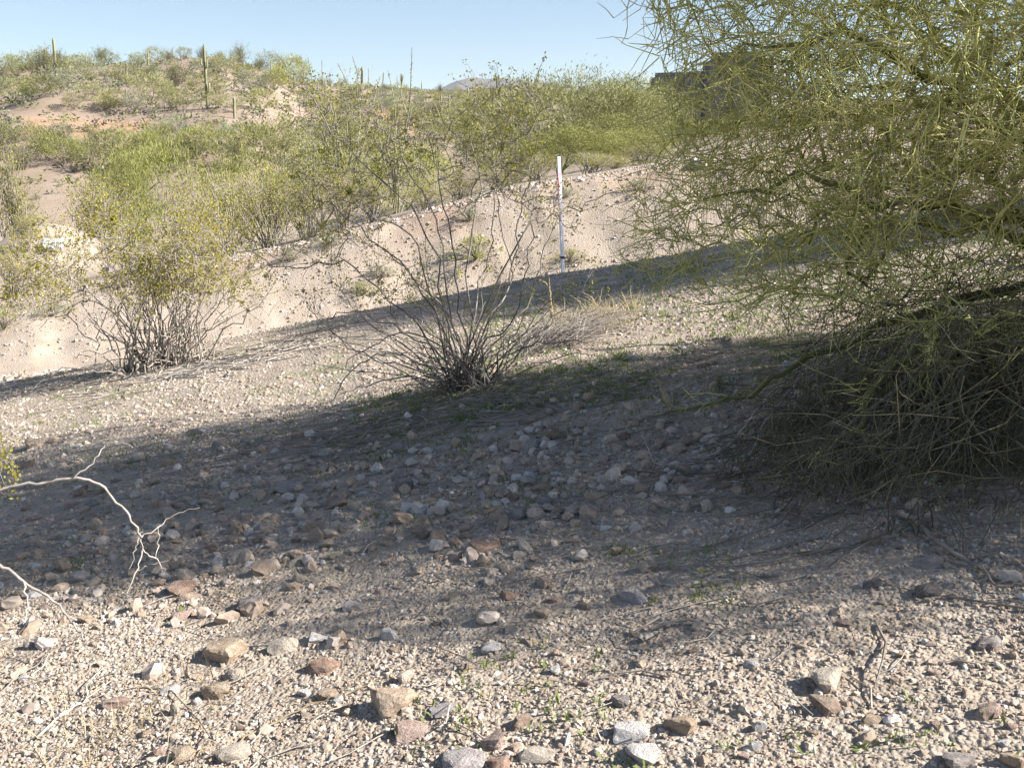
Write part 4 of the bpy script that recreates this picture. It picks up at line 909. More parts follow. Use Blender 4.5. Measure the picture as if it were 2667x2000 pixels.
HAND = [
    (577, 1694, 104, 62, 'orange-tan', 'flat orange-tan slab with a white patch at lower left', 'flat orange slab'),
    (557, 1792, 76, 52, 'tan', 'blocky tan rock below the flat orange slab', 'blocky tan rock'),
    (606, 1751, 50, 38, 'cream', 'rounded cream rock just below the flat orange slab', None),
    (508, 1816, 30, 32, 'white', 'white quartz stone left of the blocky tan rock', None),
    (650, 1568, 76, 46, 'purple-grey', 'purple-grey rounded rock at the edge of the shade', 'purple-grey rock'),
    (899, 1633, 54, 44, 'cream', 'square cream block in the sunlit gravel', 'square cream block'),
    (1013, 1650, 42, 44, 'white', 'pointed white rock right of the square cream block', 'pointed white rock'),
    (838, 1731, 88, 42, 'rust-red', 'rusty wedge-shaped rock with a dark left end', 'rusty wedge'),
    (1021, 1838, 118, 84, 'orange-tan', 'largest orange-tan boulder in the foreground centre', 'largest orange boulder'),
    (1070, 1905, 78, 62, 'pink-tan', 'pinkish rock leaning below the largest orange boulder', None),
    (1281, 1692, 52, 28, 'white', 'flat white bar-shaped stone alone on the gravel', 'flat white bar stone'),
    (1359, 1877, 60, 40, 'brown', 'brown angular stone right of the largest orange boulder', 'brown angular stone'),
    (1057, 1763, 46, 44, 'cream', 'leaning cream stone above the largest orange boulder', None),
    (793, 1796, 32, 26, 'white', 'small round white stone left of the largest orange boulder', None),
    (850, 1804, 50, 40, 'tan', 'lumpy tan stone left of the largest orange boulder', None),
    (602, 1967, 78, 50, 'cream', 'lumpy cream rock at the bottom left of centre', 'lumpy cream rock'),
    (732, 1674, 72, 56, 'cream', 'ragged cream rock right of the flat orange slab', None),
    (1298, 1992, 68, 36, 'rust-red', 'rust-coloured rock cut by the bottom edge', 'rust rock at the bottom edge'),
    (1204, 1990, 104, 46, 'lilac', 'broad lilac-white slab cut by the bottom edge', None),
    (1281, 1938, 62, 54, 'pink-tan', 'steep pinkish stone above the rust rock at the bottom edge', None),
    (919, 1580, 52, 34, 'lilac', 'lilac stone above the square cream block', None),
    (765, 1527, 46, 30, 'tan', 'tan stone at the shade edge right of the purple-grey rock', None),
    (825, 1665, 62, 26, 'white', 'low white rock left of the pointed white rock', None),
    (1151, 1861, 66, 18, 'lilac', 'flat lilac flake right of the largest orange boulder', None),
    (461, 1534, 74, 44, 'rust-red', 'rust-red rock, reddest in the picture', 'reddest rock'),
    (494, 1556, 62, 26, 'orange-tan', 'orange chip leaning on the reddest rock', None),
    (472, 1604, 56, 30, 'pink-tan', 'pink-tan stone below the reddest rock', None),
    (220, 1610, 38, 26, 'orange-tan', 'small orange stone near the lower dead branch tip', 'small orange stone by the dead branch'),
    (296, 1843, 64, 28, 'pink-tan', 'flat pinkish rock among dry twigs at lower left', 'flat pinkish rock'),
    (455, 1848, 32, 50, 'cream', 'upright cream stone below the white quartz stone', None),
    (440, 1800, 46, 30, 'white', 'whitish stone left of the blocky tan rock', None),
    (407, 1962, 44, 36, 'pink-tan', 'pink-tan stone at the bottom left', None),
    (472, 1968, 54, 62, 'tan', 'upright split tan rock at the bottom left', 'upright split rock'),
    (393, 1311, 32, 32, 'tan', 'tan stone in shade right of the arching dead branch', 'tan stone by the arching branch'),
    (613, 1377, 46, 42, 'tan', 'olive-tan cobble in the shaded cobble patch', 'olive-tan cobble'),
    (548, 1431, 46, 26, 'rust-red', 'reddish cobble in the left of the shaded patch', 'reddish cobble'),
    (868, 1317, 68, 30, 'brown', 'broad brown cobble in the shaded patch', 'broad brown cobble'),
    (1055, 1263, 42, 54, 'grey', 'upright pale grey rock in the shaded patch', 'upright grey rock'),
    (743, 1273, 78, 40, 'grey', 'long grey-brown rock at the top of the shaded patch', 'long grey rock'),
    (819, 1371, 62, 36, 'tan', 'tan cobble under the broad brown cobble', None),
    (2160, 1763, 84, 76, 'cream', 'big cream and pink boulder in the sunny right foreground', 'big cream boulder'),
    (2160, 1844, 78, 52, 'brown', 'brown boulder touching the bottom of the big cream boulder', 'brown boulder'),
    (1776, 1893, 78, 58, 'tan', 'rounded tan boulder in the foreground right of centre', 'rounded tan boulder'),
    (1618, 1823, 46, 38, 'grey', 'pale grey stone left of the rounded tan boulder', None),
    (2582, 1861, 60, 46, 'pink-tan', 'pale rock near the right edge below the shade', 'pale rock at the right edge'),
    (2582, 1673, 64, 46, 'grey', 'grey rock at the right edge in dappled shade', 'grey rock at the right edge'),
    (2424, 1537, 62, 52, 'dark grey', 'round dark rock in shade below the palo verde', 'round dark rock'),
    (2273, 1530, 42, 30, 'dark grey', 'smaller dark stone left of the round dark rock', None),
    (1655, 1552, 72, 40, 'lilac', 'lilac-pink wedge rock on the shade edge right of centre', 'lilac wedge rock'),
    (1961, 1733, 44, 30, 'white', 'white stone left of the big cream boulder', None),
    (1938, 1699, 28, 32, 'cream', 'little upright cream stone at the end of the curved twig', None),
    (1648, 1921, 88, 50, 'white', 'jagged white quartz rock near the bottom', 'jagged white quartz'),
    (1678, 1976, 88, 46, 'white', 'second white quartz rock, at the bottom edge', None),
    (2273, 1876, 46, 38, 'tan', 'tan stone right of the brown boulder', None),
    (2507, 1982, 84, 46, 'grey', 'grey rock cut by the bottom edge at right', None),
    (2650, 1985, 54, 52, 'tan', 'tan rock in the bottom right corner', 'tan corner rock'),
    (1980, 1886, 32, 46, 'white', 'narrow white stone between the tan and brown boulders', None),
    (1554, 1292, 64, 28, 'orange-tan', 'rusty flat cobble in deep shade below the bush', 'rusty flat cobble'),
    (2424, 1469, 72, 40, 'grey', 'grey rock just above the round dark rock', None),
    (2273, 1409, 48, 54, 'brown', 'reddish-brown upright rock under the palo verde', 'upright brown rock'),
    (1264, 1424, 78, 30, 'rust-red', 'long rust-brown cobble at the lower shaded patch', 'long rust cobble'),
    (1380, 1164, 46, 36, 'grey', 'grey rock in shade below the tall creosote', 'grey rock below the creosote'),
    (1456, 1134, 44, 42, 'brown', 'brown-grey rock in shade right below the tall creosote', None),
    (1354, 1334, 58, 40, 'grey', 'pale grey cobble with a ridged top', 'ridged grey cobble'),
    (1331, 1552, 52, 26, 'rust-red', 'rust stone where shade meets sunlit gravel', 'rust stone at the shade edge'),
    (1520, 1571, 32, 26, 'tan', 'dull tan stone left of the lilac wedge rock', None),
    (1445, 1744, 30, 28, 'white', 'little white cube stone right of the flat white bar', None),
    (1400, 1968, 88, 46, 'cream', 'cream rock near the bottom centre', 'cream rock at the bottom'),
    (1972, 1940, 32, 40, 'white', 'white chip at the bottom below the narrow white stone', None),
    (1778, 899, 22, 18, 'white', 'white stone in the sunny patch beyond the low green limb', 'white stone beyond the green limb'),
    (1652, 928, 34, 22, 'white', 'pair-sized white stone left in the sunny patch', None),
    (1835, 944, 28, 22, 'tan', 'shaded tan stone right in the sunny patch', None),
    (1832, 915, 42, 18, 'pink-tan', 'flat pink stone lying behind the shaded tan stone', None),
    (525, 1120, 66, 28, 'grey', 'grey slab in shade below the roadside creosote', 'grey slab'),
    (775, 1135, 34, 26, 'brown', 'brown stone left of the creosote litter', None),
]
lm = []
for px, py, wp, hp, c, lab, short in HAND:
    o = put_rock(px, py, wp, hp, c, lab)
    if short: lm.append((px, py, short))
def auto_rocks():
    rng = np.random.default_rng(12); spec = []
    zones = [(60, 1500, 1140, 1480, 92, 24, 52), (1480, 2640, 1130, 1500, 30, 20, 44), (30, 1500, 1500, 1990, 52, 18, 44), (1500, 2660, 1560, 1990, 34, 18, 42), (250, 1900, 840, 1020, 14, 12, 22)]
    taken = [(h[0], h[1], h[2]) for h in HAND]
    for x0, x1, y0, y1, n, s0, s1 in zones:
        k = 0; tries = 0
        while k < n and tries < n * 30:
            tries += 1; px, py = rng.uniform(x0, x1), rng.uniform(y0, y1); s = s0 + (s1 - s0) * rng.random() ** 2
            if any(abs(px - a) < (s + b) * 0.55 and abs(py - c) < (s + b) * 0.34 for a, c, b in taken): continue
            taken.append((px, py, s)); k += 1
            col = rng.choice(['cream', 'tan', 'pink-tan', 'grey', 'brown', 'white', 'orange-tan'], p=[.2, .24, .2, .14, .1, .06, .06])
            spec.append((px, py, s, s * rng.uniform(0.5, 0.8), str(col)))
    buckets = {}
    for sp in spec:
        d = [(math.hypot(sp[0] - a, (sp[1] - b) * 1.3), a, b, s) for a, b, s in lm]; dd, a, b, s = min(d)
        dx, dy = sp[0] - a, (sp[1] - b) * 1.3
        w = ('left of' if dx < 0 else 'right of') if abs(dx) > abs(dy) else ('beyond' if dy < 0 else 'in front of')
        buckets.setdefault((s, w, sp[4]), []).append((dd, sp))
    for (s, w, col), L in buckets.items():
        L.sort(key=lambda v: v[0])
        for i, (dd, sp) in enumerate(L):
            lab = ('small %s stone %s the %s' % (col, w, s)) if len(L) == 1 else ('%s nearest small %s stone %s the %s' % (ordinal(i + 1), col, w, s))
            put_rock(*sp, lab, group='small loose stones on the knoll', name='stone')
auto_rocks()
def rim_rocks():
    rng = np.random.default_rng(4)
    put_rock(1815, 428, 60, 34, 'grey', 'pale boulder on the bank rim glimpsed through the huge palo verde', 'rocks along the bank')
    put_rock(283, 700, 34, 34, 'grey', 'grey boulder behind the golden roadside creosote', 'rocks along the bank')
    put_rock(345, 634, 26, 22, 'white', 'whitish stone above the golden roadside creosote', 'rocks along the bank')
    put_rock(290, 622, 40, 20, 'white', 'white flat stone upslope of the golden roadside creosote', 'rocks along the bank')
rim_rocks()

# ------------------------------------------------------------------ gravel (uncountable): one object of instanced pebbles
def gravel():
    rng = np.random.default_rng(55); pts = []; scl = []
    def zone(n, y0, y1, s0, s1, power, half=0.64, marg=0.9):
        y = y0 + (y1 - y0) * rng.random(n) ** 0.9; x = rng.uniform(-1, 1, n) * (half * y + marg)
        s = s0 + (s1 - s0) * rng.random(n) ** power
        clump = fbm(x / 0.55, y / 0.55, 61, 3); k = rng.random(n) < np.clip(0.68 + clump * 1.3, 0.2, 1)
        x, y, s = x[k], y[k], s[k]; pts.append(np.stack([x, y, terrain(x, y) + s * 0.02], 1)); scl.append(s)
    zone(112000, 1.7, 4.6, 0.0026, 0.0095, 2.4)
    zone(76000, 4.6, 8.0, 0.0038, 0.012, 2.6)
    zone(40000, 8.0, 15.0, 0.007, 0.021, 2.8)
    zone(1250, 1.7, 4.0, 0.009, 0.022, 2.2)
    zone(2500, 3.8, 8.0, 0.011, 0.030, 2.0)
    n = 1100; x = rng.normal(-0.6, 1.35, n); y = rng.normal(5.1, 0.7, n); s = 0.009 + 0.033 * rng.random(n) ** 2      # cobble patch
    pts.append(np.stack([x, y, terrain(x, y) + s * 0.25], 1)); scl.append(s)
    n = 14000; y = rng.uniform(19, 26.5, n); x = rng.uniform(-15, 13, n); s = 0.009 + 0.03 * rng.random(n) ** 4.5
    pts.append(np.stack([x, y, terrain(x, y) + s * 0.15], 1)); scl.append(s)
    n = 600; x = rng.uniform(-8, 12, n); off = 0.02 * np.minimum(x * x, 100); y = 24.6 - off + rng.normal(0, 0.35, n); s = 0.02 + 0.05 * rng.random(n) ** 2.5
    pts.append(np.stack([x, y, terrain(x, y) + s * 0.2], 1)); scl.append(s)
    n = 700; x = rng.uniform(-14, -4, n); y = 19.4 - 0.02 * np.minimum(x * x, 100) + rng.normal(0, 0.18, n); s = 0.03 + 0.05 * rng.random(n) ** 2
    pts.append(np.stack([x, y, terrain(x, y) + s * 0.2], 1)); scl.append(s)
    P = np.concatenate(pts); S = np.concatenate(scl); n = len(P)
    me = mesh_np('gravel', P)
    sv = np.stack([S * rng.uniform(0.8, 1.5, n), S * rng.uniform(0.7, 1.2, n), S * rng.uniform(0.5, 0.95, n)], 1).astype(np.float32)
    rv = np.stack([rng.normal(0, 0.5, n), rng.normal(0, 0.5, n), rng.uniform(0, 6.28, n)], 1).astype(np.float32)
    for nm, v in (('scl', sv), ('rot', rv)):
        a = me.attributes.new(nm, 'FLOAT_VECTOR', 'POINT'); a.data.foreach_set('vector', v.ravel())
    o = tag(link('gravel', me), 'pale tan and pink gravel covering the ground of the knoll and bank', 'gravel', kind='stuff')
    ng = bpy.data.node_groups.new('gravel_scatter', 'GeometryNodeTree')
    ng.interface.new_socket('Geometry', in_out='INPUT', socket_type='NodeSocketGeometry'); ng.interface.new_socket('Geometry', in_out='OUTPUT', socket_type='NodeSocketGeometry')
    nd, lk = ng.nodes, ng.links
    gi = nd.new('NodeGroupInput'); go = nd.new('NodeGroupOutput'); join = nd.new('GeometryNodeJoinGeometry')
    for k in range(6):
        ico = nd.new('GeometryNodeMeshIcoSphere'); ico.inputs['Radius'].default_value = 1.0; ico.inputs['Subdivisions'].default_value = 2
        sp = nd.new('GeometryNodeSetPosition'); nz = nd.new('ShaderNodeTexNoise'); nz.noise_dimensions = '4D'; nz.inputs['W'].default_value = k * 7.3; nz.inputs['Scale'].default_value = 0.9; nz.inputs['Detail'].default_value = 2.0
        sub = nd.new('ShaderNodeVectorMath'); sub.operation = 'SUBTRACT'; sub.inputs[1].default_value = (0.5, 0.5, 0.5)
        mul = nd.new('ShaderNodeVectorMath'); mul.operation = 'SCALE'; mul.inputs['Scale'].default_value = 1.9
        lk.new(nz.outputs['Color'], sub.inputs[0]); lk.new(sub.outputs[0], mul.inputs[0]); lk.new(mul.outputs[0], sp.inputs['Offset']); lk.new(ico.outputs['Mesh'], sp.inputs['Geometry'])
        sm = nd.new('GeometryNodeSetMaterial'); sm.inputs['Material'].default_value = M['gravel']; lk.new(sp.outputs[0], sm.inputs['Geometry'])
        fl = nd.new('GeometryNodeSetShadeSmooth'); fl.inputs['Shade Smooth'].default_value = False; lk.new(sm.outputs[0], fl.inputs[0])
        ti = nd.new('GeometryNodeGeometryToInstance'); lk.new(fl.outputs[0], ti.inputs[0]); lk.new(ti.outputs[0], join.inputs[0])
    iop = nd.new('GeometryNodeInstanceOnPoints'); iop.inputs['Pick Instance'].default_value = True
    lk.new(gi.outputs[0], iop.inputs['Points']); lk.new(join.outputs[0], iop.inputs['Instance'])
    ri = nd.new('FunctionNodeRandomValue'); ri.data_type = 'INT'; ri.inputs[4].default_value = 0; ri.inputs[5].default_value = 5; lk.new(ri.outputs[2], iop.inputs['Instance Index'])
    for nm, sock in (('rot', 'Rotation'), ('scl', 'Scale')):
        na = nd.new('GeometryNodeInputNamedAttribute'); na.data_type = 'FLOAT_VECTOR'; na.inputs['Name'].default_value = nm
        if sock == 'Rotation':
            er = nd.new('FunctionNodeEulerToRotation'); lk.new(na.outputs[0], er.inputs[0]); lk.new(er.outputs[0], iop.inputs['Rotation'])
        else: lk.new(na.outputs[0], iop.inputs['Scale'])
    lk.new(iop.outputs[0], go.inputs[0])
    md = o.modifiers.new('scatter', 'NODES'); md.node_group = ng
gravel()

# ------------------------------------------------------------------ green seedlings, dry grass, twig litter
def blades(name, label, cat, mat, pos, per, h0, h1, width, spread, seed, lean=0.5):
    rng = np.random.default_rng(seed); n = len(pos) * per; b = np.repeat(pos, per, 0) + np.concatenate([rng.normal(0, spread, (n, 2)), np.zeros((n, 1))], 1)
    b[:, 2] = terrain(b[:, 0], b[:, 1]) - 0.004
    an = rng.uniform(0, 6.283, n); ln = np.abs(rng.normal(0, lean, n)); h = rng.uniform(h0, h1, n)
    d = np.stack([np.cos(an) * np.sin(ln), np.sin(an) * np.sin(ln), np.cos(ln)], 1); s = unit(np.cross(d, rng.normal(size=(n, 3)))) * (width * rng.uniform(0.6, 1.4, n) / 2)[:, None]
    mid = b + d * (h * 0.55)[:, None]; tip = b + d * h[:, None]; tip[:, 2] -= h * np.abs(np.sin(ln)) * 0.3
    V = np.stack([b - s * 0.7, b + s * 0.7, mid + s, mid - s, tip], 1).reshape(-1, 3); i = np.arange(n)[:, None] * 5
    me = mesh_np(name, V, quads=np.hstack([i, i + 1, i + 2, i + 3]), tris=np.hstack([i + 3, i + 2, i + 4]), mats=[M[mat]])
    return tag(link(name, me), label, cat, kind='stuff')
def scatter(n, y0, y1, seed, half=0.56, thr=0.0, ns=1.2, x0=None, x1=None):
    rng = np.random.default_rng(seed); y = rng.uniform(y0, y1, n); x = rng.uniform(-1, 1, n) * (half * y + 0.3) if x0 is None else rng.uniform(x0, x1, n)
    k = fbm(x / ns, y / ns, 90 + seed, 3) > thr; return np.stack([x[k], y[k], 0 * x[k]], 1)
p = np.vstack([scatter(1500, 1.9, 5.5, 1, thr=0.16, ns=0.7), scatter(2600, 5.5, 14, 2, thr=0.05, ns=0.9), scatter(700, 6.3, 7.6, 4, thr=-0.5, x0=-1.2, x1=0.9), scatter(4200, 6, 12.5, 3, thr=-0.15, ns=0.6, x0=-0.5, x1=5.5)])
blades('green_seedlings', 'short green seedlings sprouting between the stones', 'weeds', 'weed', p, 7, 0.012, 0.05, 0.006, 0.018, 5, 0.7)
p = scatter(260, 5.5, 13, 6, thr=0.0, ns=0.8, x0=-1.0, x1=5.5)
blades('green_weeds', 'taller green weed clumps in the sunny patch right of the creosote', 'weeds', 'weed', p, 16, 0.03, 0.10, 0.007, 0.035, 6, 0.8)
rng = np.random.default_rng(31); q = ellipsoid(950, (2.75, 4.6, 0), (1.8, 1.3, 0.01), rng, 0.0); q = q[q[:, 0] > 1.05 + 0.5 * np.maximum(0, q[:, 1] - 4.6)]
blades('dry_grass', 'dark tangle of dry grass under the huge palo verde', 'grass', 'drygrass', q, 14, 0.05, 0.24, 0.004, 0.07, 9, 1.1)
p = np.vstack([scatter(260, 3.2, 9, 8, thr=0.05, ns=1.0), scatter(90, 2.0, 3.4, 9, thr=-0.3, x0=-1.7, x1=-0.9)])
blades('dry_straw', 'thin straw-coloured dead grass scattered over the gravel', 'grass', 'straw', p, 6, 0.03, 0.13, 0.0035, 0.03, 10, 1.4)

def litter(name, label, n, cx, cy, rx, ry, seed, mat, l0, l1, r):
    rng = np.random.default_rng(seed); x = cx + rng.normal(0, rx, n); y = cy + rng.normal(0, ry, n); y = np.where(y < 2.5, 5.0 - y, y); an = rng.normal(2.6, 0.8, n); L = rng.uniform(l0, l1, n); lines = []
    for i in range(n):
        d = np.array([math.cos(an[i]), math.sin(an[i])]); s = np.array([-d[1], d[0]]) * L[i] * rng.normal(0, 0.09)
        pts = []
        for t, o in ((-0.5, 0), (-0.15, 1), (0.2, 0.6), (0.5, -0.2)):
            q = np.array([x[i], y[i]]) + d * L[i] * t + s * o; pts.append((q[0], q[1], ground(q[0], q[1]) + r + abs(rng.normal(0, 0.012))))
        lines.append((np.array(pts), np.array([1, 0.9, 0.7, 0.4]) * r * rng.uniform(0.6, 1.4)))
    g = Geo(); tubes(g, lines, 0, 3); tag(link(name, g.mesh(name, [M[mat]], True)), label, 'litter', kind='stuff')
litter('twig_litter', 'fallen grey twigs heaped below the tall creosote', 420, -0.55, 6.65, 0.75, 0.32, 3, 'dead_dark', 0.15, 0.6, 0.0042)
litter('twig_litter', 'fallen grey twigs spread around the roadside creosote', 320, -3.6, 11.2, 0.9, 0.55, 4, 'dead', 0.2, 0.7, 0.006)
litter('twig_litter', 'fallen twigs in the shade of the huge palo verde', 380, 1.9, 4.6, 0.9, 0.7, 5, 'dead_dark', 0.12, 0.5, 0.0038)
litter('twig_litter', 'bits of dry twig strewn over the open gravel', 160, -0.1, 3.2, 1.6, 0.8, 6, 'dead', 0.06, 0.28, 0.0028)

# ------------------------------------------------------------------ dead branches and stalks
def on_ground(px, py, lift=0.0):
    p = hit(px, py); return p + np.array([0, 0, lift])
def branch_thing(name, label, cat, chains, mat='dead', r=0.009, thorns=0, seed=1, group=None, sides=6):
    rng = np.random.default_rng(seed); root = None
    base = np.array(chains[0][0]); root = tag(empty(name, tuple(base)), label, cat, group)
    for i, c in enumerate(chains):
        q = spline(np.array(c) - base, 5); q[1:-1] += rng.normal(size=q[1:-1].shape) * 0.0035; t = np.linspace(0, 1, len(q)); rr = (r if i == 0 else r * 0.42) * (1 - 0.72 * t)
        g = Geo(); tubes(g, [(q, rr)], 0, sides)
        if thorns:
            k = rng.integers(1, len(q) - 1, thorns); tw, _, _ = twigs(q[k], np.gradient(q, axis=0)[k], 0.09, r * 0.22, rng, 1.6, 2); tubes(g, tw, 0, 3)
        link('stem' if i == 0 else 'side_twig', g.mesh('branch', [M[mat]], True), root)
    return root
Y1 = 3.75
branch_thing('dead_branch', 'bleached arching dead branch with forked tip entering from the left edge', 'branch', [
    [on_ground(-420, 1480, -0.02), at(-190, 1385, Y1), at(-60, 1292, Y1), at(0, 1276, Y1), at(95, 1260, Y1), at(190, 1247, Y1), at(258, 1260, Y1), at(315, 1320, Y1), at(355, 1375, Y1), at(370, 1425, Y1), at(358, 1480, Y1 - .05), at(330, 1545, Y1 - .1)],
    [at(190, 1247, Y1), at(240, 1203, Y1 + .02), at(278, 1158, Y1 + .04), at(310, 1150, Y1 + .03), at(347, 1166, Y1)],
    [at(368, 1400, Y1), at(410, 1372, Y1 + .05), at(455, 1340, Y1 + .1), at(520, 1322, Y1 + .12)],
    [at(372, 1430, Y1), at(405, 1455, Y1), at(425, 1480, Y1), at(422, 1497, Y1)], [at(412, 1372, Y1 + .05), at(412, 1410, Y1 + .05), at(406, 1455, Y1)],
    [at(362, 1400, Y1), at(350, 1440, Y1 - .02), at(336, 1482, Y1 - .04)], [at(360, 1485, Y1 - .05), at(395, 1470, Y1 - .05), at(445, 1456, Y1 - .05)]], 'dead', 0.0080, 0, 2, 'dead branches at the left edge')
branch_thing('dead_branch', 'second bleached dead branch dipping to the gravel at the left edge', 'branch', [
    [on_ground(-260, 1560, -0.02), at(-120, 1452, 3.35), at(-40, 1455, 3.35), at(10, 1478, 3.35), at(65, 1515, 3.32), at(120, 1550, 3.3), at(172, 1598, 3.27), at(200, 1640, 3.2), at(222, 1668, 3.16)],
    [at(60, 1512, 3.3), at(70, 1580, 3.25), at(60, 1625, 3.2)]], 'dead', 0.0085, 0, 3, 'dead branches at the left edge')
GT = 'sticks lying on the gravel'
def lying(name, label, pts, mat, r, seed, side=(), thorns=0, lift=0.012):
    ch = [[on_ground(a, b, lift) for a, b in pts]] + [[on_ground(a, b, lift) for a, b in s] for s in side]
    return branch_thing(name, label, 'stick', ch, mat, r, thorns, seed, GT)
lying('dry_stick', 'long thin pale stick running up to the largest orange boulder', [(545, 1998), (640, 1935), (740, 1880), (830, 1835), (905, 1815), (960, 1795)], 'straw', 0.0042, 5)
lying('dry_stick', 'short forked stick left of the long pale stick', [(600, 1998), (655, 1950), (690, 1905), (680, 1865), (700, 1830)], 'dead_dark', 0.004, 6)
lying('dry_stick', 'bundle of white straws pointing to the lower left corner', [(95, 1930), (160, 1882), (230, 1830), (290, 1785)], 'dead', 0.005, 7, side=[[(150, 1885), (220, 1846), (300, 1815)], [(0, 1875), (60, 1862), (130, 1852)]])
lying('dry_stick', 'thin stick rising from the left edge above the straw bundle', [(0, 1822), (60, 1775), (110, 1735), (130, 1690)], 'dead_dark', 0.0045, 8)
lying('dry_stick', 'curved dark twig in front of the lilac wedge rock', [(1690, 1640), (1750, 1634), (1820, 1633), (1890, 1648), (1930, 1672), (1950, 1700)], 'dead_dark', 0.0050, 9)
lying('dry_stick', 'crooked grey root-like stick under the palo verde at right', [(2340, 1352), (2400, 1380), (2430, 1420), (2500, 1470), (2560, 1500), (2590, 1540), (2660, 1545)], 'dead_dark', 0.011, 10, thorns=4, lift=0.02)
lying('driftwood', 'grey weathered wood chunk on the gravel below the lilac wedge rock', [(1668, 1670), (1690, 1660), (1712, 1652), (1722, 1654)], 'dead', 0.012, 11)
lying('dry_stick', 'fine curved stem along the lower left, right of the straw bundle', [(360, 1805), (430, 1812), (490, 1845), (520, 1900), (530, 1960), (535, 1998)], 'wood', 0.0035, 12)
GD = 'dead limbs hanging from the palo verde'
def hang(label, pts, seed, mat='dead_dark', r=0.009, side=(), thorns=16):
    branch_thing('dead_limb', label, 'branch', [[at(*p) for p in pts]] + [[at(*p) for p in s] for s in side], mat, r, thorns, seed, GD)
hang('thorny pale dead limb curling on the ground below the low green limb', [(2050, 985, 5.65), (2010, 1020, 5.3), (1960, 1085, 5.0), (1915, 1145, 4.85), (1850, 1188, 4.75), (1790, 1208, 4.7), (1710, 1205, 4.72), (1685, 1160, 4.8), (1672, 1130, 4.85)], 3, 'dead', 0.007, thorns=30)
hang('dead limb hanging right of the thorny curled one', [(2110, 955, 5.68), (2070, 1000, 5.2), (2030, 1050, 4.9), (1985, 1110, 4.7), (1950, 1190, 4.55), (1910, 1240, 4.45)], 4, 'dead', 0.007)
hang('long grey dead limb slanting through the shade', [(2460, 912, 4.82), (2420, 935, 4.8), (2300, 1040, 4.6), (2210, 1110, 4.4), (2140, 1200, 4.25), (2070, 1300, 4.1)], 5, 'dead_dark', 0.011, thorns=20)
hang('grey dead limb dropping straight down near the right', [(2500, 900, 4.9), (2510, 960, 4.75), (2480, 1050, 4.5), (2465, 1150, 4.35), (2480, 1250, 4.2), (2500, 1330, 4.1)], 6, 'dead_dark', 0.012, side=[[(2470, 1120, 4.38), (2380, 1150, 4.3), (2290, 1185, 4.2), (2230, 1215, 4.15)]], thorns=18)
hang('pale bent dead limb against the right edge', [(2800, 800, 6.1), (2720, 730, 5.1), (2667, 700, 4.6), (2610, 690, 4.55), (2570, 688, 4.5), (2530, 705, 4.5)], 7, 'dead', 0.008, thorns=8)
hang('pale green-barked snag crossing the right edge lower down', [(2800, 850, 6.0), (2740, 900, 5.1), (2680, 905, 4.5), (2600, 890, 4.45), (2540, 868, 4.45), (2510, 855, 4.45)], 8, 'pv_twig', 0.008, side=[[(2555, 873, 4.45), (2585, 840, 4.5), (2610, 825, 4.5)], [(2555, 873, 4.45), (2525, 820, 4.5), (2500, 780, 4.5)]], thorns=6)

def brush_pile():
    rng = np.random.default_rng(14); b = hit(1500, 880); root = tag(empty('dead_brush', tuple(b)), 'flattened heap of dead straw-grey brush right of the tall creosote', 'brush')
    lines = []
    for k in range(300):
        s = at(rng.uniform(1350, 1520), rng.uniform(860, 905), b[1] + rng.uniform(-0.5, 0.5)); s[2] = ground(s[0], s[1]) + rng.uniform(0, 0.04)
        a_ = rng.normal(0.5, 0.75); l_ = rng.uniform(0.2, 0.75); e = s + np.array([l_ * math.cos(a_), l_ * math.sin(a_), 0]); e[2] = ground(e[0], e[1]) + rng.uniform(0.0, 0.14)
        m_ = (s + e) / 2 + (rng.normal(0, .04), rng.normal(0, .04), rng.uniform(0.0, 0.13)); q = spline([s - b, m_ - b, e - b], 3); lines.append((q, 0.0034 * np.linspace(1, 0.4, len(q))))
    g = Geo(); tubes(g, lines, 0, 3); link('twigs', g.mesh('twigs', [M['dead_dark']], True), root)
    g = Geo(); ln = []
    for k in range(160):
        s = at(rng.uniform(1440, 1660), rng.uniform(800, 850), b[1] + rng.uniform(0, 1.2)); s[2] = ground(s[0], s[1]); d = np.array([rng.normal(0, .5), rng.normal(0, .3), 1]); L = rng.uniform(0.06, 0.28)
        q = spline([s - b, s - b + d * L * 0.6, s - b + d * L * 0.9 + (rng.normal(0, .05), 0, 0)], 3); ln.append((q, 0.0045 * np.linspace(1, 0.4, len(q))))
    tubes(g, ln, 0, 3); link('straw_stalks', g.mesh('straw_stalks', [M['straw']], True), root)
    p = hit(1438, 822)
    branch_thing('dry_stalk', 'pale upright forked dead stalk between the tall creosote and the stake', 'stalk', [[p, at(1432, 770, p[1]), at(1428, 745, p[1]), at(1405, 728, p[1])], [at(1431, 765, p[1]), at(1430, 735, p[1]), at(1430, 722, p[1])]], 'straw', 0.016, 0, 4)
brush_pile()

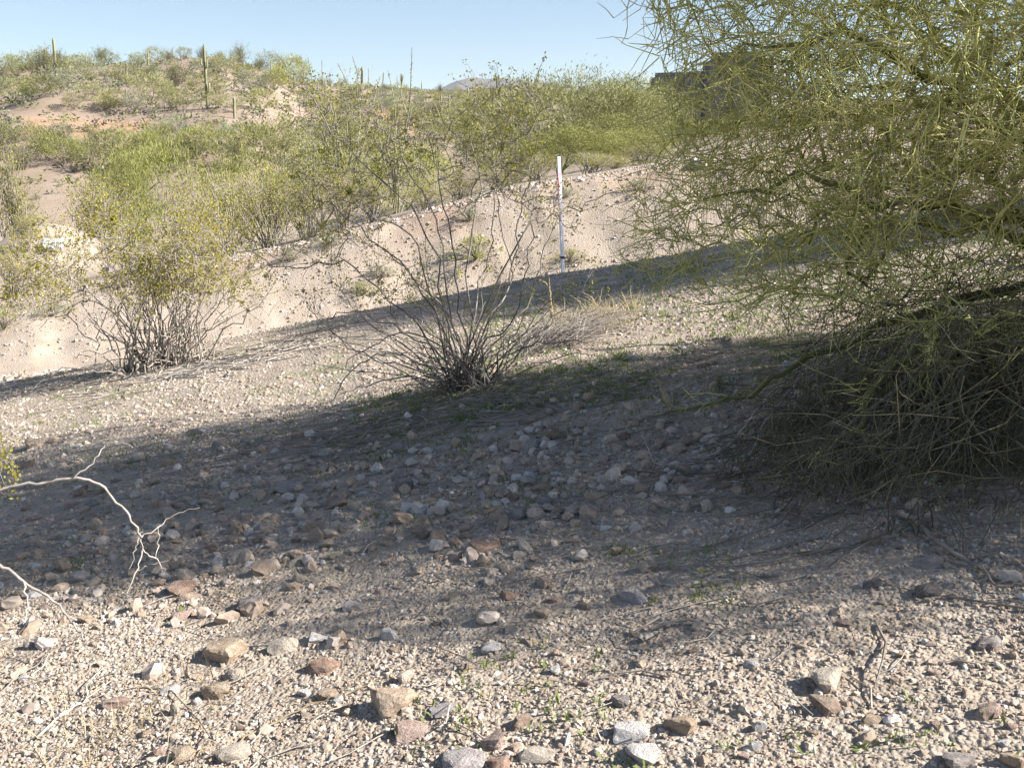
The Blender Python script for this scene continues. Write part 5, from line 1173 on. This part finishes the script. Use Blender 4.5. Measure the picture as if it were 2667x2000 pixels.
# ---- creosote sprig leaning in at the left edge and the white scrap on the slope
def edge_creosote():
    rng = np.random.default_rng(41); b = np.array([-2.75, 4.5, 0]); b[2] = ground(b[0], b[1]); seeds = []
    for k in range(14):
        an = rng.uniform(0, 6.28); tl = rng.uniform(0.1, 0.6); d = np.array([math.sin(tl) * math.cos(an), math.sin(tl) * math.sin(an), math.cos(tl)])
        seeds.append(spline([b + rng.normal(size=3) * (0.06, 0.06, 0), b + d * 0.4, b + d * 0.85], 3))
    seeds.append(spline([b, b + (0.1, 0, 0.3), at(-40, 1230, 4.4), at(10, 1200, 4.35)], 3))
    A = np.vstack([ellipsoid(60, at(-30, 1205, 4.4), (0.14, 0.12, 0.09), rng, 0.1), ellipsoid(60, b + (-0.3, 0, 0.8), (0.35, 0.4, 0.35), rng, 0.2)])
    creosote('bright yellow-green creosote sprig poking in at the left edge', tuple(b), seeds, A, 'creo_gold', 'creo_stem', 12, 0.002, 2600, 0.018, 0.25, twn=2, twl=0.07)
edge_creosote()
def scrap():
    p = hit(137, 655); rng = np.random.default_rng(2); n = 12; s = 56 / FPX * p[1]; V = []
    for i in range(n):
        for j in range(n):
            u, v = i / (n - 1) - 0.5, j / (n - 1) - 0.5
            V.append((u * s, v * s * 0.5, 0.12 * s + s * 0.42 * (v + 0.5) + 0.16 * s * float(fbm(u * 6 + 3, v * 6, 5, 3))))
    Q = [(i * n + j, (i + 1) * n + j, (i + 1) * n + j + 1, i * n + j + 1) for i in range(n - 1) for j in range(n - 1)]
    o = link('plastic_scrap', mesh_np('plastic_scrap', V, quads=Q, mats=[M['plastic']])); o.location = p; o.rotation_euler = (0, 0, 0.2)
    sm = o.modifiers.new('thickness', 'SOLIDIFY'); sm.thickness = 0.006
    tag(o, 'crumpled white scrap lying on the slope behind the roadside creosote', 'litter')
scrap()

# ------------------------------------------------------------------ thin desert haze
def haze():
    bm = bmesh.new(); box_bm(bm, (-5200, -5200, -60), (5200, 5200, 330)); me = bm_mesh('haze', bm)
    m = bpy.data.materials.new('haze'); m.use_nodes = True; t = m.node_tree; t.nodes.clear()
    o = t.nodes.new('ShaderNodeOutputMaterial'); v = t.nodes.new('ShaderNodeVolumePrincipled')
    v.inputs['Color'].default_value = (0.86, 0.92, 1.0, 1); v.inputs['Density'].default_value = 0.0001; v.inputs['Anisotropy'].default_value = 0.2
    t.links.new(v.outputs[0], o.inputs['Volume']); me.materials.append(m)
    tag(link('haze', me), 'thin pale haze over the desert', 'haze', kind='stuff')
haze()
